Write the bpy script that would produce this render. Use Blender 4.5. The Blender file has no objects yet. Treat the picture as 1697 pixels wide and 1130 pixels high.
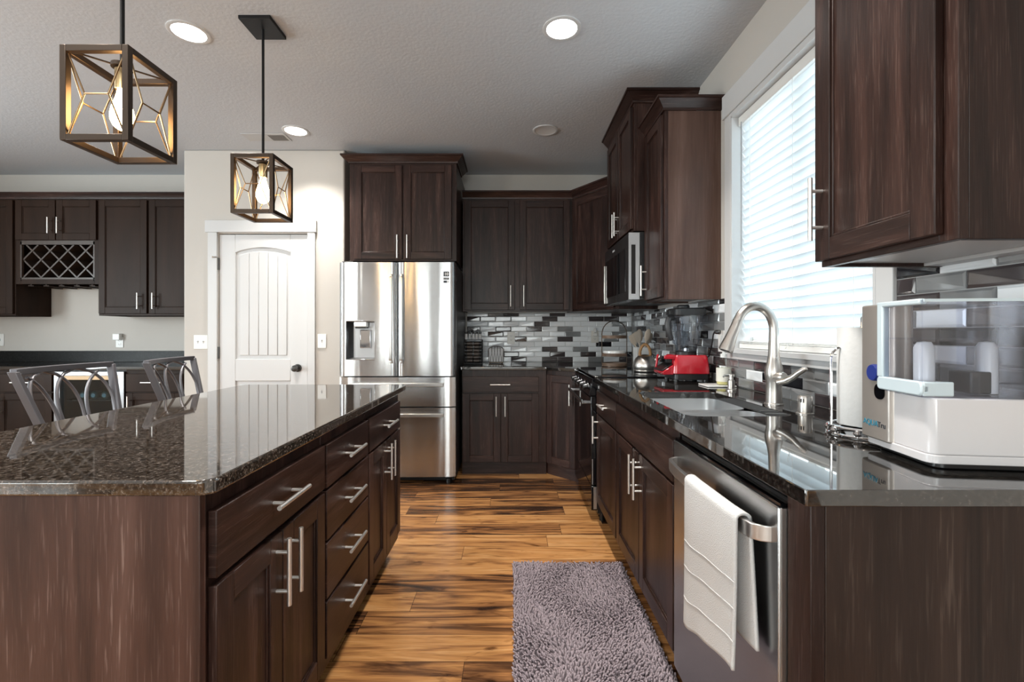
import bpy, bmesh, math, random
import numpy as np
from mathutils import Matrix, Vector
from mathutils.geometry import tessellate_polygon

S = bpy.context.scene
COL = S.collection
R = math.radians
random.seed(7)

# ------------------------------------------------------------------ camera, world, lights, exposure
FPX = 770.0
EYE = 1.195
CEIL = 2.745
WALLX = 1.19          # right wall
BACKY = 4.55          # back wall
cd = bpy.data.cameras.new('camera')
cam = bpy.data.objects.new('camera', cd)
COL.objects.link(cam)
cam.location = (0, 0, EYE)
cam.rotation_euler = (R(90), 0, 0)
cd.sensor_width = 36.0
cd.lens = 36.0 * FPX / 1697.0
cd.shift_x = 1.5 / 1697.0
cd.shift_y = -13.0 / 1697.0
cd.clip_start = 0.02
S.camera = cam

S.view_settings.view_transform = 'Standard'
S.view_settings.look = 'None'
S.view_settings.gamma = 1.0
S.view_settings.use_curve_mapping = False
S.view_settings.exposure = 0.66
S.cycles.max_bounces = 10
S.cycles.diffuse_bounces = 5
S.cycles.glossy_bounces = 5
S.cycles.transmission_bounces = 8
S.cycles.transparent_max_bounces = 16
S.cycles.sample_clamp_indirect = 6.0
S.cycles.caustics_reflective = False
S.cycles.caustics_refractive = False

W = bpy.data.worlds.new('world')
S.world = W
W.use_nodes = True
wb = W.node_tree.nodes['Background']
wb.inputs[0].default_value = (0.86, 0.94, 1.0, 1)
wb.inputs[1].default_value = 1.0


def area(name, loc, rot, sx, sy, power, color=(1, 1, 1), spread=None):
    l = bpy.data.lights.new(name, 'AREA')
    l.shape = 'RECTANGLE'
    l.size, l.size_y = sx, sy
    l.energy = power
    l.color = color
    if spread:
        l.spread = spread
    o = bpy.data.objects.new(name, l)
    COL.objects.link(o)
    o.location, o.rotation_euler = loc, rot
    return o


# daylight entering through each window opening
area('window_daylight', (1.46, 1.99, 1.75), (0, R(90), 0), 1.25, 1.05, 16, (0.90, 0.96, 1.0))
area('rear_window_daylight', (-0.25, -3.05, 1.35), (R(90), 0, 0), 1.7, 2.0, 56, (1.0, 0.98, 0.95))
area('rear_window_daylight', (-1.95, -3.05, 1.35), (R(90), 0, 0), 0.6, 2.0, 20, (1.0, 0.98, 0.95))
area('rear_window_daylight', (-4.65, -3.05, 1.35), (R(90), 0, 0), 1.3, 2.0, 60, (1.0, 0.98, 0.95))
area('left_window_daylight', (-5.75, 1.2, 1.45), (0, R(-90), 0), 1.6, 2.4, 150, (0.93, 0.97, 1.0))


# ------------------------------------------------------------------ materials
def new_mat(name):
    m = bpy.data.materials.new(name)
    m.use_nodes = True
    nt = m.node_tree
    return m, nt, nt.nodes['Principled BSDF']


def N(nt, typ, **kw):
    n = nt.nodes.new(typ)
    for k, v in kw.items():
        setattr(n, k, v)
    return n


def plain(name, rgb, rough=0.5, metal=0.0, spec=0.5, coat=0.0, emit=None, estr=0.0, ior=None, trans=0.0, bump=None):
    m, nt, b = new_mat(name)
    b.inputs['Base Color'].default_value = (*rgb, 1)
    b.inputs['Roughness'].default_value = rough
    b.inputs['Metallic'].default_value = metal
    b.inputs['Specular IOR Level'].default_value = spec
    b.inputs['Coat Weight'].default_value = coat
    b.inputs['Transmission Weight'].default_value = trans
    if ior:
        b.inputs['IOR'].default_value = ior
    if emit:
        b.inputs['Emission Color'].default_value = (*emit, 1)
        b.inputs['Emission Strength'].default_value = estr
    if bump:
        sc, st, dist = bump
        tc = N(nt, 'ShaderNodeTexCoord')
        no = N(nt, 'ShaderNodeTexNoise')
        no.inputs['Scale'].default_value = sc
        no.inputs['Detail'].default_value = 3
        nt.links.new(tc.outputs['Object'], no.inputs['Vector'])
        bp = N(nt, 'ShaderNodeBump')
        bp.inputs['Strength'].default_value = st
        bp.inputs['Distance'].default_value = dist
        nt.links.new(no.outputs['Fac'], bp.inputs['Height'])
        nt.links.new(bp.outputs['Normal'], b.inputs['Normal'])
    return m


def ramp(nt, stops, interp='LINEAR'):
    r = N(nt, 'ShaderNodeValToRGB')
    r.color_ramp.interpolation = interp
    e = r.color_ramp.elements
    while len(e) < len(stops):
        e.new(0.5)
    for i, (p, c) in enumerate(stops):
        e[i].position = p
        e[i].color = (*c, 1) if len(c) == 3 else c
    return r


def obj_coords(nt, rnd=True):
    tc = N(nt, 'ShaderNodeTexCoord')
    if not rnd:
        return tc.outputs['Object']
    oi = N(nt, 'ShaderNodeObjectInfo')
    mul = N(nt, 'ShaderNodeMath', operation='MULTIPLY')
    mul.inputs[1].default_value = 37.0
    nt.links.new(oi.outputs['Random'], mul.inputs[0])
    add = N(nt, 'ShaderNodeVectorMath', operation='ADD')
    nt.links.new(tc.outputs['Object'], add.inputs[0])
    nt.links.new(mul.outputs[0], add.inputs[1])
    return add.outputs[0]


def wood(name, scale, dark, mid, light, pore, porew=0.5, rough=0.3, pscale=1.0, coat=0.0, spec=0.30):
    """stained oak: scale = anisotropic grain scale vector"""
    m, nt, b = new_mat(name)
    L = nt.links
    co = obj_coords(nt)
    mp = N(nt, 'ShaderNodeMapping')
    mp.inputs['Scale'].default_value = scale
    L.new(co, mp.inputs['Vector'])
    n1 = N(nt, 'ShaderNodeTexNoise')
    n1.inputs['Scale'].default_value = 0.9
    n1.inputs['Detail'].default_value = 6
    n1.inputs['Roughness'].default_value = 0.6
    n1.inputs['Distortion'].default_value = 1.2
    L.new(mp.outputs[0], n1.inputs['Vector'])
    r1 = ramp(nt, [(0.30, dark), (0.52, mid), (0.74, light)])
    L.new(n1.outputs['Fac'], r1.inputs[0])
    mp2 = N(nt, 'ShaderNodeMapping')
    mp2.inputs['Scale'].default_value = [v * (13.0 if v > 2 else 6.5) * pscale for v in scale]
    L.new(co, mp2.inputs['Vector'])
    n2 = N(nt, 'ShaderNodeTexNoise')
    n2.inputs['Scale'].default_value = 1.6
    n2.inputs['Detail'].default_value = 3
    n2.inputs['Distortion'].default_value = 0.3
    L.new(mp2.outputs[0], n2.inputs['Vector'])
    r2 = ramp(nt, [(0.56, (0, 0, 0)), (0.70, (1, 1, 1))])
    L.new(n2.outputs['Fac'], r2.inputs[0])
    # pores gather where the broad figure runs open
    r3 = ramp(nt, [(0.40, (0.15, 0.15, 0.15)), (0.62, (1, 1, 1))])
    L.new(n1.outputs['Fac'], r3.inputs[0])
    mm = N(nt, 'ShaderNodeMath', operation='MULTIPLY')
    L.new(r2.outputs[0], mm.inputs[0])
    L.new(r3.outputs[0], mm.inputs[1])
    m2 = N(nt, 'ShaderNodeMath', operation='MULTIPLY')
    m2.inputs[1].default_value = porew
    L.new(mm.outputs[0], m2.inputs[0])
    mx = N(nt, 'ShaderNodeMix', data_type='RGBA')
    L.new(m2.outputs[0], mx.inputs[0])
    L.new(r1.outputs[0], mx.inputs[6])
    mx.inputs[7].default_value = (*pore, 1)
    L.new(mx.outputs[2], b.inputs['Base Color'])
    ra = N(nt, 'ShaderNodeMapRange')
    ra.inputs['To Min'].default_value = rough
    ra.inputs['To Max'].default_value = rough + 0.14
    L.new(n2.outputs['Fac'], ra.inputs['Value'])
    L.new(ra.outputs[0], b.inputs['Roughness'])
    bp = N(nt, 'ShaderNodeBump')
    bp.inputs['Strength'].default_value = 0.16
    bp.inputs['Distance'].default_value = 0.002
    L.new(n2.outputs['Fac'], bp.inputs['Height'])
    L.new(bp.outputs['Normal'], b.inputs['Normal'])
    b.inputs['Coat Weight'].default_value = coat
    b.inputs['Coat Roughness'].default_value = 0.18
    b.inputs['Specular IOR Level'].default_value = spec
    return m


ED, EM, EL, EP = (0.0095, 0.0045, 0.0035), (0.028, 0.0126, 0.0096), (0.066, 0.0320, 0.0245), (0.15, 0.098, 0.082)
wood_v = wood('espresso_oak_vertical', (14, 14, 1.1), ED, EM, EL, EP)
wood_h = wood('espresso_oak_horizontal', (1.1, 1.1, 14), ED, EM, EL, EP)
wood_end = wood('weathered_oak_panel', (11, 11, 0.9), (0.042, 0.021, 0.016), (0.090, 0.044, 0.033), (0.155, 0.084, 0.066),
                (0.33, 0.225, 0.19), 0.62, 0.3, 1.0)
wood_side_glare = wood('oak_side_panel_glare', (9, 9, 0.6), (0.062, 0.033, 0.024), (0.095, 0.053, 0.040), (0.13, 0.078, 0.060),
                 (0.20, 0.14, 0.115), 0.35, 0.28)  # oak lightened so its colour carries the glare on a side panel
wood_dark = wood('dark_oak_end_panel', (11, 11, 0.9), (0.016, 0.009, 0.0065), (0.030, 0.0165, 0.012), (0.045, 0.026, 0.019), (0.12, 0.085, 0.068), 0.5, 0.34, 0.8)
wood_nook = wood('smooth_espresso_vertical', (6, 6, 0.8), (0.017, 0.0095, 0.0065), (0.025, 0.0135, 0.009), (0.033, 0.018, 0.012),
                 (0.04, 0.025, 0.018), 0.2, 0.38, spec=0.12)
WV, WH = wood_v, wood_h
CABM = [wood_v, wood_h]
NOOKM = [wood_nook, wood_nook]
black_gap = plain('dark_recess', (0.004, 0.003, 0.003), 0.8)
white_lam = plain('white_laminate', (0.62, 0.62, 0.62), 0.35)
nickel = plain('brushed_nickel', (0.60, 0.565, 0.53), 0.30, 1.0)
pull_metal = plain('bar_pull_nickel', (0.86, 0.83, 0.80), 0.42, 1.0)
steel_bar = plain('satin_steel', (0.66, 0.65, 0.64), 0.3, 1.0)
chrome = plain('polished_chrome', (0.85, 0.85, 0.86), 0.06, 1.0)
bronze = plain('dark_bronze', (0.075, 0.055, 0.042), 0.38, 0.75)
brass_wire = plain('antique_brass', (0.34, 0.23, 0.13), 0.3, 1.0)
brass = plain('brushed_brass', (0.62, 0.45, 0.24), 0.28, 1.0)
black_metal = plain('black_metal', (0.007, 0.007, 0.008), 0.5, 0.0, 0.3)
black_plastic = plain('black_plastic', (0.012, 0.012, 0.013), 0.32)
black_gloss = plain('black_glass', (0.004, 0.004, 0.005), 0.04, 0, 0.6)
pewter = plain('pewter_painted_metal', (0.13, 0.127, 0.14), 0.42, 0.45)
fabric = plain('grey_seat_fabric', (0.10, 0.09, 0.085), 0.9, bump=(250, 0.4, 0.002))
white_paint = plain('white_trim_paint', (0.61, 0.615, 0.62), 0.35)
white_plastic = plain('white_plastic', (0.82, 0.82, 0.80), 0.3)
cream_plastic = plain('ivory_plastic', (0.74, 0.72, 0.67), 0.3)
wall_mat = plain('warm_greige_paint', (0.54, 0.511, 0.474), 0.7, bump=(140, 0.12, 0.002))
ceil_mat = plain('grey_textured_ceiling', (0.55, 0.575, 0.61), 0.75, bump=(60, 0.35, 0.004))
red_gloss = plain('red_gloss_plastic', (0.46, 0.010, 0.022), 0.16, 0, 0.5, 0.5)
leather = plain('tan_leather', (0.36, 0.19, 0.075), 0.55, bump=(160, 0.5, 0.002))
dish_mat = plain('white_glazed_ceramic', (0.80, 0.79, 0.77), 0.2)
grout = plain('grey_grout', (0.48, 0.48, 0.48), 0.8)
tile_light = plain('pale_glass_tile', (0.88, 0.91, 0.94), 0.16, 0, 0.7)
tile_mid = plain('grey_glass_tile', (0.23, 0.235, 0.24), 0.07, 0, 0.7)
tile_dark = plain('charcoal_glass_tile', (0.060, 0.050, 0.052), 0.08, 0, 0.7)
tile_black = plain('black_glass_tile', (0.010, 0.010, 0.013), 0.05, 0, 0.7)
pale_wood = plain('pale_beech', (0.50, 0.42, 0.34), 0.5)
tray_wood = wood('walnut_tray', (3, 3, 14), (0.10, 0.06, 0.04), (0.17, 0.11, 0.075), (0.26, 0.18, 0.13), (0.3, 0.2, 0.15), 0.3, 0.4)
lit_lens = plain('lit_lens', (1, 1, 1), 0.5, emit=(1.0, 0.96, 0.90), estr=9)
lens_off = plain('recessed_reflector', (0.75, 0.75, 0.75), 0.3)
bulb_glow = plain('glowing_bulb', (1, 0.9, 0.7), 0.3, emit=(1.0, 0.60, 0.24), estr=34)
blue_plastic = plain('blue_button_plastic', (0.012, 0.03, 0.22), 0.3)
teal_ink = plain('teal_print', (0.02, 0.22, 0.33), 0.5)
dark_ink = plain('dark_print', (0.03, 0.035, 0.045), 0.5)
white_ink = plain('white_print', (0.85, 0.85, 0.85), 0.5)
silver_panel = plain('silver_painted_panel', (0.40, 0.36, 0.33), 0.32, 0.55)
pure_white = plain('gloss_white_plastic', (0.70, 0.68, 0.69), 0.12, 0, 0.5, 0.3)
ice_frame = plain('pale_blue_frame', (0.60, 0.70, 0.75), 0.2)
soap_liquid = plain('yellow_liquid', (0.72, 0.66, 0.28), 0.2)
soap_label = plain('cream_label', (0.74, 0.73, 0.66), 0.4)
wine_glass_mat = plain('green_bottle_glass', (0.02, 0.05, 0.045), 0.06, 0, 0.6)


def clear(name, tint=(0.9, 0.93, 0.97), fac=0.12, rough=0.02):
    """thin clear sheet: mostly see-through with a fresnel gloss"""
    m, nt, b = new_mat(name)
    L = nt.links
    tr = N(nt, 'ShaderNodeBsdfTransparent')
    tr.inputs[0].default_value = (*tint, 1)
    gl = N(nt, 'ShaderNodeBsdfGlossy')
    gl.inputs['Roughness'].default_value = rough
    lw = N(nt, 'ShaderNodeLayerWeight')
    pw = N(nt, 'ShaderNodeMath', operation='POWER')
    pw.inputs[1].default_value = 4.0
    L.new(lw.outputs['Facing'], pw.inputs[0])
    fr = N(nt, 'ShaderNodeMath', operation='MULTIPLY_ADD')
    fr.inputs[1].default_value = 0.55
    fr.inputs[2].default_value = 0.035
    L.new(pw.outputs[0], fr.inputs[0])
    ad = N(nt, 'ShaderNodeMath', operation='ADD')
    ad.use_clamp = True
    ad.inputs[1].default_value = fac
    L.new(fr.outputs[0], ad.inputs[0])
    mx = N(nt, 'ShaderNodeMixShader')
    L.new(ad.outputs[0], mx.inputs[0])
    L.new(tr.outputs[0], mx.inputs[1])
    L.new(gl.outputs[0], mx.inputs[2])
    L.new(mx.outputs[0], nt.nodes['Material Output'].inputs[0])
    return m


pane = clear('window_glass', (0.95, 0.98, 0.98), 0.02)
acrylic = clear('clear_acrylic', (0.965, 0.972, 0.995), 0.01)
smoky = clear('smoky_jar_plastic', (0.62, 0.65, 0.70), 0.08, 0.08)
clear_bottle = clear('clear_bottle_plastic', (0.95, 0.96, 0.94), 0.0)


def granite(name, base, fleck, pale, sc, ior=1.9, rough=0.035):
    m, nt, b = new_mat(name)
    L = nt.links
    co = obj_coords(nt, False)
    n1 = N(nt, 'ShaderNodeTexNoise')
    n1.inputs['Scale'].default_value = sc
    n1.inputs['Detail'].default_value = 4
    n1.inputs['Roughness'].default_value = 0.7
    L.new(co, n1.inputs['Vector'])
    v = N(nt, 'ShaderNodeTexVoronoi')
    v.inputs['Scale'].default_value = sc * 0.9
    L.new(co, v.inputs['Vector'])
    r1 = ramp(nt, [(0.42, base), (0.56, fleck), (0.72, pale)])
    L.new(n1.outputs['Fac'], r1.inputs[0])
    r2 = ramp(nt, [(0.35, (0.35, 0.35, 0.35)), (0.75, (1, 1, 1))])
    L.new(v.outputs['Color'], r2.inputs[0])
    mx = N(nt, 'ShaderNodeMix', data_type='RGBA', blend_type='MULTIPLY')
    mx.inputs[0].default_value = 1
    L.new(r1.outputs[0], mx.inputs[6])
    L.new(r2.outputs[0], mx.inputs[7])
    L.new(mx.outputs[2], b.inputs['Base Color'])
    b.inputs['Roughness'].default_value = rough
    b.inputs['IOR'].default_value = ior
    return m


granite_island = granite('brown_black_granite', (0.026, 0.020, 0.015), (0.105, 0.080, 0.062), (0.34, 0.31, 0.29), 170, 2.2)
granite_black = granite('black_granite', (0.012, 0.011, 0.010), (0.030, 0.026, 0.023), (0.10, 0.085, 0.075), 170, 2.3)


granite_honed = granite('honed_black_granite', (0.006, 0.0065, 0.0065), (0.013, 0.0145, 0.0145), (0.035, 0.036, 0.036), 120, 1.3, 0.4)


def stainless(name, base=(0.60, 0.605, 0.61), rough=0.2, wav=0.0, brush=(2, 2, 600), bst=0.05, aniso=0.0):
    m, nt, b = new_mat(name)
    L = nt.links
    co = obj_coords(nt, False)
    mp = N(nt, 'ShaderNodeMapping')
    mp.inputs['Scale'].default_value = brush
    L.new(co, mp.inputs['Vector'])
    n1 = N(nt, 'ShaderNodeTexNoise')
    n1.inputs['Scale'].default_value = 1.0
    n1.inputs['Detail'].default_value = 2
    L.new(mp.outputs[0], n1.inputs['Vector'])
    bp = N(nt, 'ShaderNodeBump')
    bp.inputs['Strength'].default_value = bst
    bp.inputs['Distance'].default_value = 0.001
    L.new(n1.outputs['Fac'], bp.inputs['Height'])
    last = bp
    if wav:
        mp2 = N(nt, 'ShaderNodeMapping')
        mp2.inputs['Scale'].default_value = (5.0, 5.0, 0.45)
        L.new(co, mp2.inputs['Vector'])
        n2 = N(nt, 'ShaderNodeTexNoise')
        n2.inputs['Scale'].default_value = 1.0
        n2.inputs['Detail'].default_value = 1
        n2.inputs['Distortion'].default_value = 0.6
        L.new(mp2.outputs[0], n2.inputs['Vector'])
        b2 = N(nt, 'ShaderNodeBump')
        b2.inputs['Strength'].default_value = 1.0
        b2.inputs['Distance'].default_value = wav
        L.new(n2.outputs['Fac'], b2.inputs['Height'])
        L.new(bp.outputs['Normal'], b2.inputs['Normal'])
        last = b2
    L.new(last.outputs['Normal'], b.inputs['Normal'])
    b.inputs['Base Color'].default_value = (*base, 1)
    b.inputs['Metallic'].default_value = 1
    b.inputs['Roughness'].default_value = rough
    if aniso:                      # horizontal brushing smears reflections up and down
        b.inputs['Anisotropic'].default_value = aniso
        tv = N(nt, 'ShaderNodeCombineXYZ')
        tv.inputs[2].default_value = 1.0
        L.new(tv.outputs[0], b.inputs['Tangent'])
    return m


steel_fridge = stainless('fridge_stainless', (0.54, 0.545, 0.55), 0.24, 0.009, aniso=0.93)
steel_dw = stainless('dishwasher_stainless', (0.46, 0.465, 0.47), 0.26, 0.0, aniso=0.8)
steel_sink = stainless('sink_stainless', (0.72, 0.73, 0.74), 0.3, 0.0, (2, 300, 2), 0.04)
case_grey = plain('charcoal_case', (0.03, 0.03, 0.031), 0.35)


def floor_material():
    m, nt, b = new_mat('hickory_planks')
    L = nt.links
    tc = N(nt, 'ShaderNodeTexCoord')
    sp = N(nt, 'ShaderNodeSeparateXYZ')
    L.new(tc.outputs['Object'], sp.inputs[0])

    def M(op, a, bb=None, c=None):
        n = N(nt, 'ShaderNodeMath', operation=op)
        for i, v in enumerate((a, bb, c)):
            if v is None:
                continue
            if isinstance(v, (int, float)):
                n.inputs[i].default_value = v
            else:
                L.new(v, n.inputs[i])
        return n.outputs[0]
    PW, PL = 0.152, 1.05
    yv = M('DIVIDE', M('ADD', sp.outputs[1], 20.045), PW)
    row = M('FLOOR', yv)
    fy = M('FRACT', yv)
    wn = N(nt, 'ShaderNodeTexWhiteNoise', noise_dimensions='1D')
    L.new(row, wn.inputs['W'])
    xv = M('DIVIDE', M('ADD', M('ADD', sp.outputs[0], 20.0), M('MULTIPLY', wn.outputs['Value'], 3.1)), PL)
    colx = M('FLOOR', xv)
    fx = M('FRACT', xv)
    cm = N(nt, 'ShaderNodeCombineXYZ')
    L.new(row, cm.inputs[0])
    L.new(colx, cm.inputs[1])
    w2 = N(nt, 'ShaderNodeTexWhiteNoise', noise_dimensions='3D')
    L.new(cm.outputs[0], w2.inputs['Vector'])
    # grain coordinates, shifted for every plank
    gx = M('MULTIPLY', M('ADD', sp.outputs[0], M('MULTIPLY', w2.outputs['Value'], 50.0)), 1.5)
    gy = M('MULTIPLY', sp.outputs[1], 17.0)
    gc = N(nt, 'ShaderNodeCombineXYZ')
    L.new(gx, gc.inputs[0])
    L.new(gy, gc.inputs[1])
    L.new(M('MULTIPLY', w2.outputs['Value'], 91.0), gc.inputs[2])
    n1 = N(nt, 'ShaderNodeTexNoise')
    n1.inputs['Scale'].default_value = 1.0
    n1.inputs['Detail'].default_value = 5
    n1.inputs['Roughness'].default_value = 0.55
    n1.inputs['Distortion'].default_value = 1.6
    L.new(gc.outputs[0], n1.inputs['Vector'])
    shift = M('MULTIPLY', M('SUBTRACT', w2.outputs['Value'], 0.5), 0.30)
    fac = M('ADD', n1.outputs['Fac'], shift)
    r1 = ramp(nt, [(0.26, (0.034, 0.016, 0.009)), (0.38, (0.12, 0.052, 0.022)), (0.48, (0.31, 0.138, 0.050)),
                   (0.60, (0.51, 0.245, 0.086)), (0.80, (0.61, 0.34, 0.145))])
    L.new(fac, r1.inputs[0])
    # knots and mineral streaks
    g2 = N(nt, 'ShaderNodeCombineXYZ')
    L.new(M('MULTIPLY', gx, 1.7), g2.inputs[0])
    L.new(M('MULTIPLY', gy, 0.55), g2.inputs[1])
    L.new(M('MULTIPLY', w2.outputs['Value'], 33.0), g2.inputs[2])
    n2 = N(nt, 'ShaderNodeTexNoise')
    n2.inputs['Scale'].default_value = 1.0
    n2.inputs['Detail'].default_value = 4
    n2.inputs['Distortion'].default_value = 2.6
    L.new(g2.outputs[0], n2.inputs['Vector'])
    r2 = ramp(nt, [(0.60, (1, 1, 1)), (0.72, (0.16, 0.10, 0.075))])
    L.new(n2.outputs['Fac'], r2.inputs[0])
    mx = N(nt, 'ShaderNodeMix', data_type='RGBA', blend_type='MULTIPLY')
    mx.inputs[0].default_value = 0.8
    L.new(r1.outputs[0], mx.inputs[6])
    L.new(r2.outputs[0], mx.inputs[7])
    # fine fibres
    g3 = N(nt, 'ShaderNodeCombineXYZ')
    L.new(M('MULTIPLY', gx, 6.0), g3.inputs[0])
    L.new(M('MULTIPLY', gy, 14.0), g3.inputs[1])
    n3 = N(nt, 'ShaderNodeTexNoise')
    n3.inputs['Scale'].default_value = 1.0
    n3.inputs['Detail'].default_value = 2
    L.new(g3.outputs[0], n3.inputs['Vector'])
    r3 = ramp(nt, [(0.3, (0.78, 0.76, 0.74)), (0.65, (1.08, 1.08, 1.08))])
    L.new(n3.outputs['Fac'], r3.inputs[0])
    mx3 = N(nt, 'ShaderNodeMix', data_type='RGBA', blend_type='MULTIPLY')
    mx3.inputs[0].default_value = 1.0
    L.new(mx.outputs[2], mx3.inputs[6])
    L.new(r3.outputs[0], mx3.inputs[7])
    # seams between planks
    ey = M('MINIMUM', fy, M('SUBTRACT', 1.0, fy))
    ex = M('MINIMUM', fx, M('SUBTRACT', 1.0, fx))
    seam = M('MAXIMUM', M('LESS_THAN', ey, 0.009), M('LESS_THAN', ex, 0.0013))
    mx4 = N(nt, 'ShaderNodeMix', data_type='RGBA')
    L.new(M('MULTIPLY', seam, 0.75), mx4.inputs[0])
    L.new(mx3.outputs[2], mx4.inputs[6])
    mx4.inputs[7].default_value = (0.02, 0.01, 0.006, 1)
    L.new(mx4.outputs[2], b.inputs['Base Color'])
    b.inputs['Roughness'].default_value = 0.27
    b.inputs['Specular IOR Level'].default_value = 0.45
    bp = N(nt, 'ShaderNodeBump')
    bp.inputs['Strength'].default_value = 0.12
    bp.inputs['Distance'].default_value = 0.002
    L.new(n3.outputs['Fac'], bp.inputs['Height'])
    L.new(bp.outputs['Normal'], b.inputs['Normal'])
    return m


floor_mat = floor_material()


def blind_material():
    m, nt, b = new_mat('white_blind_slat')
    L = nt.links
    b.inputs['Base Color'].default_value = (0.86, 0.88, 0.89, 1)
    b.inputs['Roughness'].default_value = 0.4
    tl = N(nt, 'ShaderNodeBsdfTranslucent')
    tl.inputs[0].default_value = (0.86, 0.93, 0.97, 1)
    mx = N(nt, 'ShaderNodeMixShader')
    mx.inputs[0].default_value = 0.36
    L.new(b.outputs[0], mx.inputs[1])
    L.new(tl.outputs[0], mx.inputs[2])
    L.new(mx.outputs[0], nt.nodes['Material Output'].inputs[0])
    return m


slat_mat = blind_material()
rug_base_mat = plain('grey_rug_backing', (0.10, 0.085, 0.095), 0.9)
rug_mat = plain('mauve_grey_chenille', (0.32, 0.268, 0.292), 0.85, spec=0.2)
towel_mat = plain('white_terry_towel', (0.70, 0.70, 0.70), 0.9, spec=0.2, bump=(420, 0.7, 0.003))
paper_mat = plain('embossed_paper', (0.74, 0.74, 0.73), 0.85, bump=(90, 0.3, 0.002))
marble = plain('white_marble', (0.74, 0.73, 0.71), 0.3)


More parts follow.
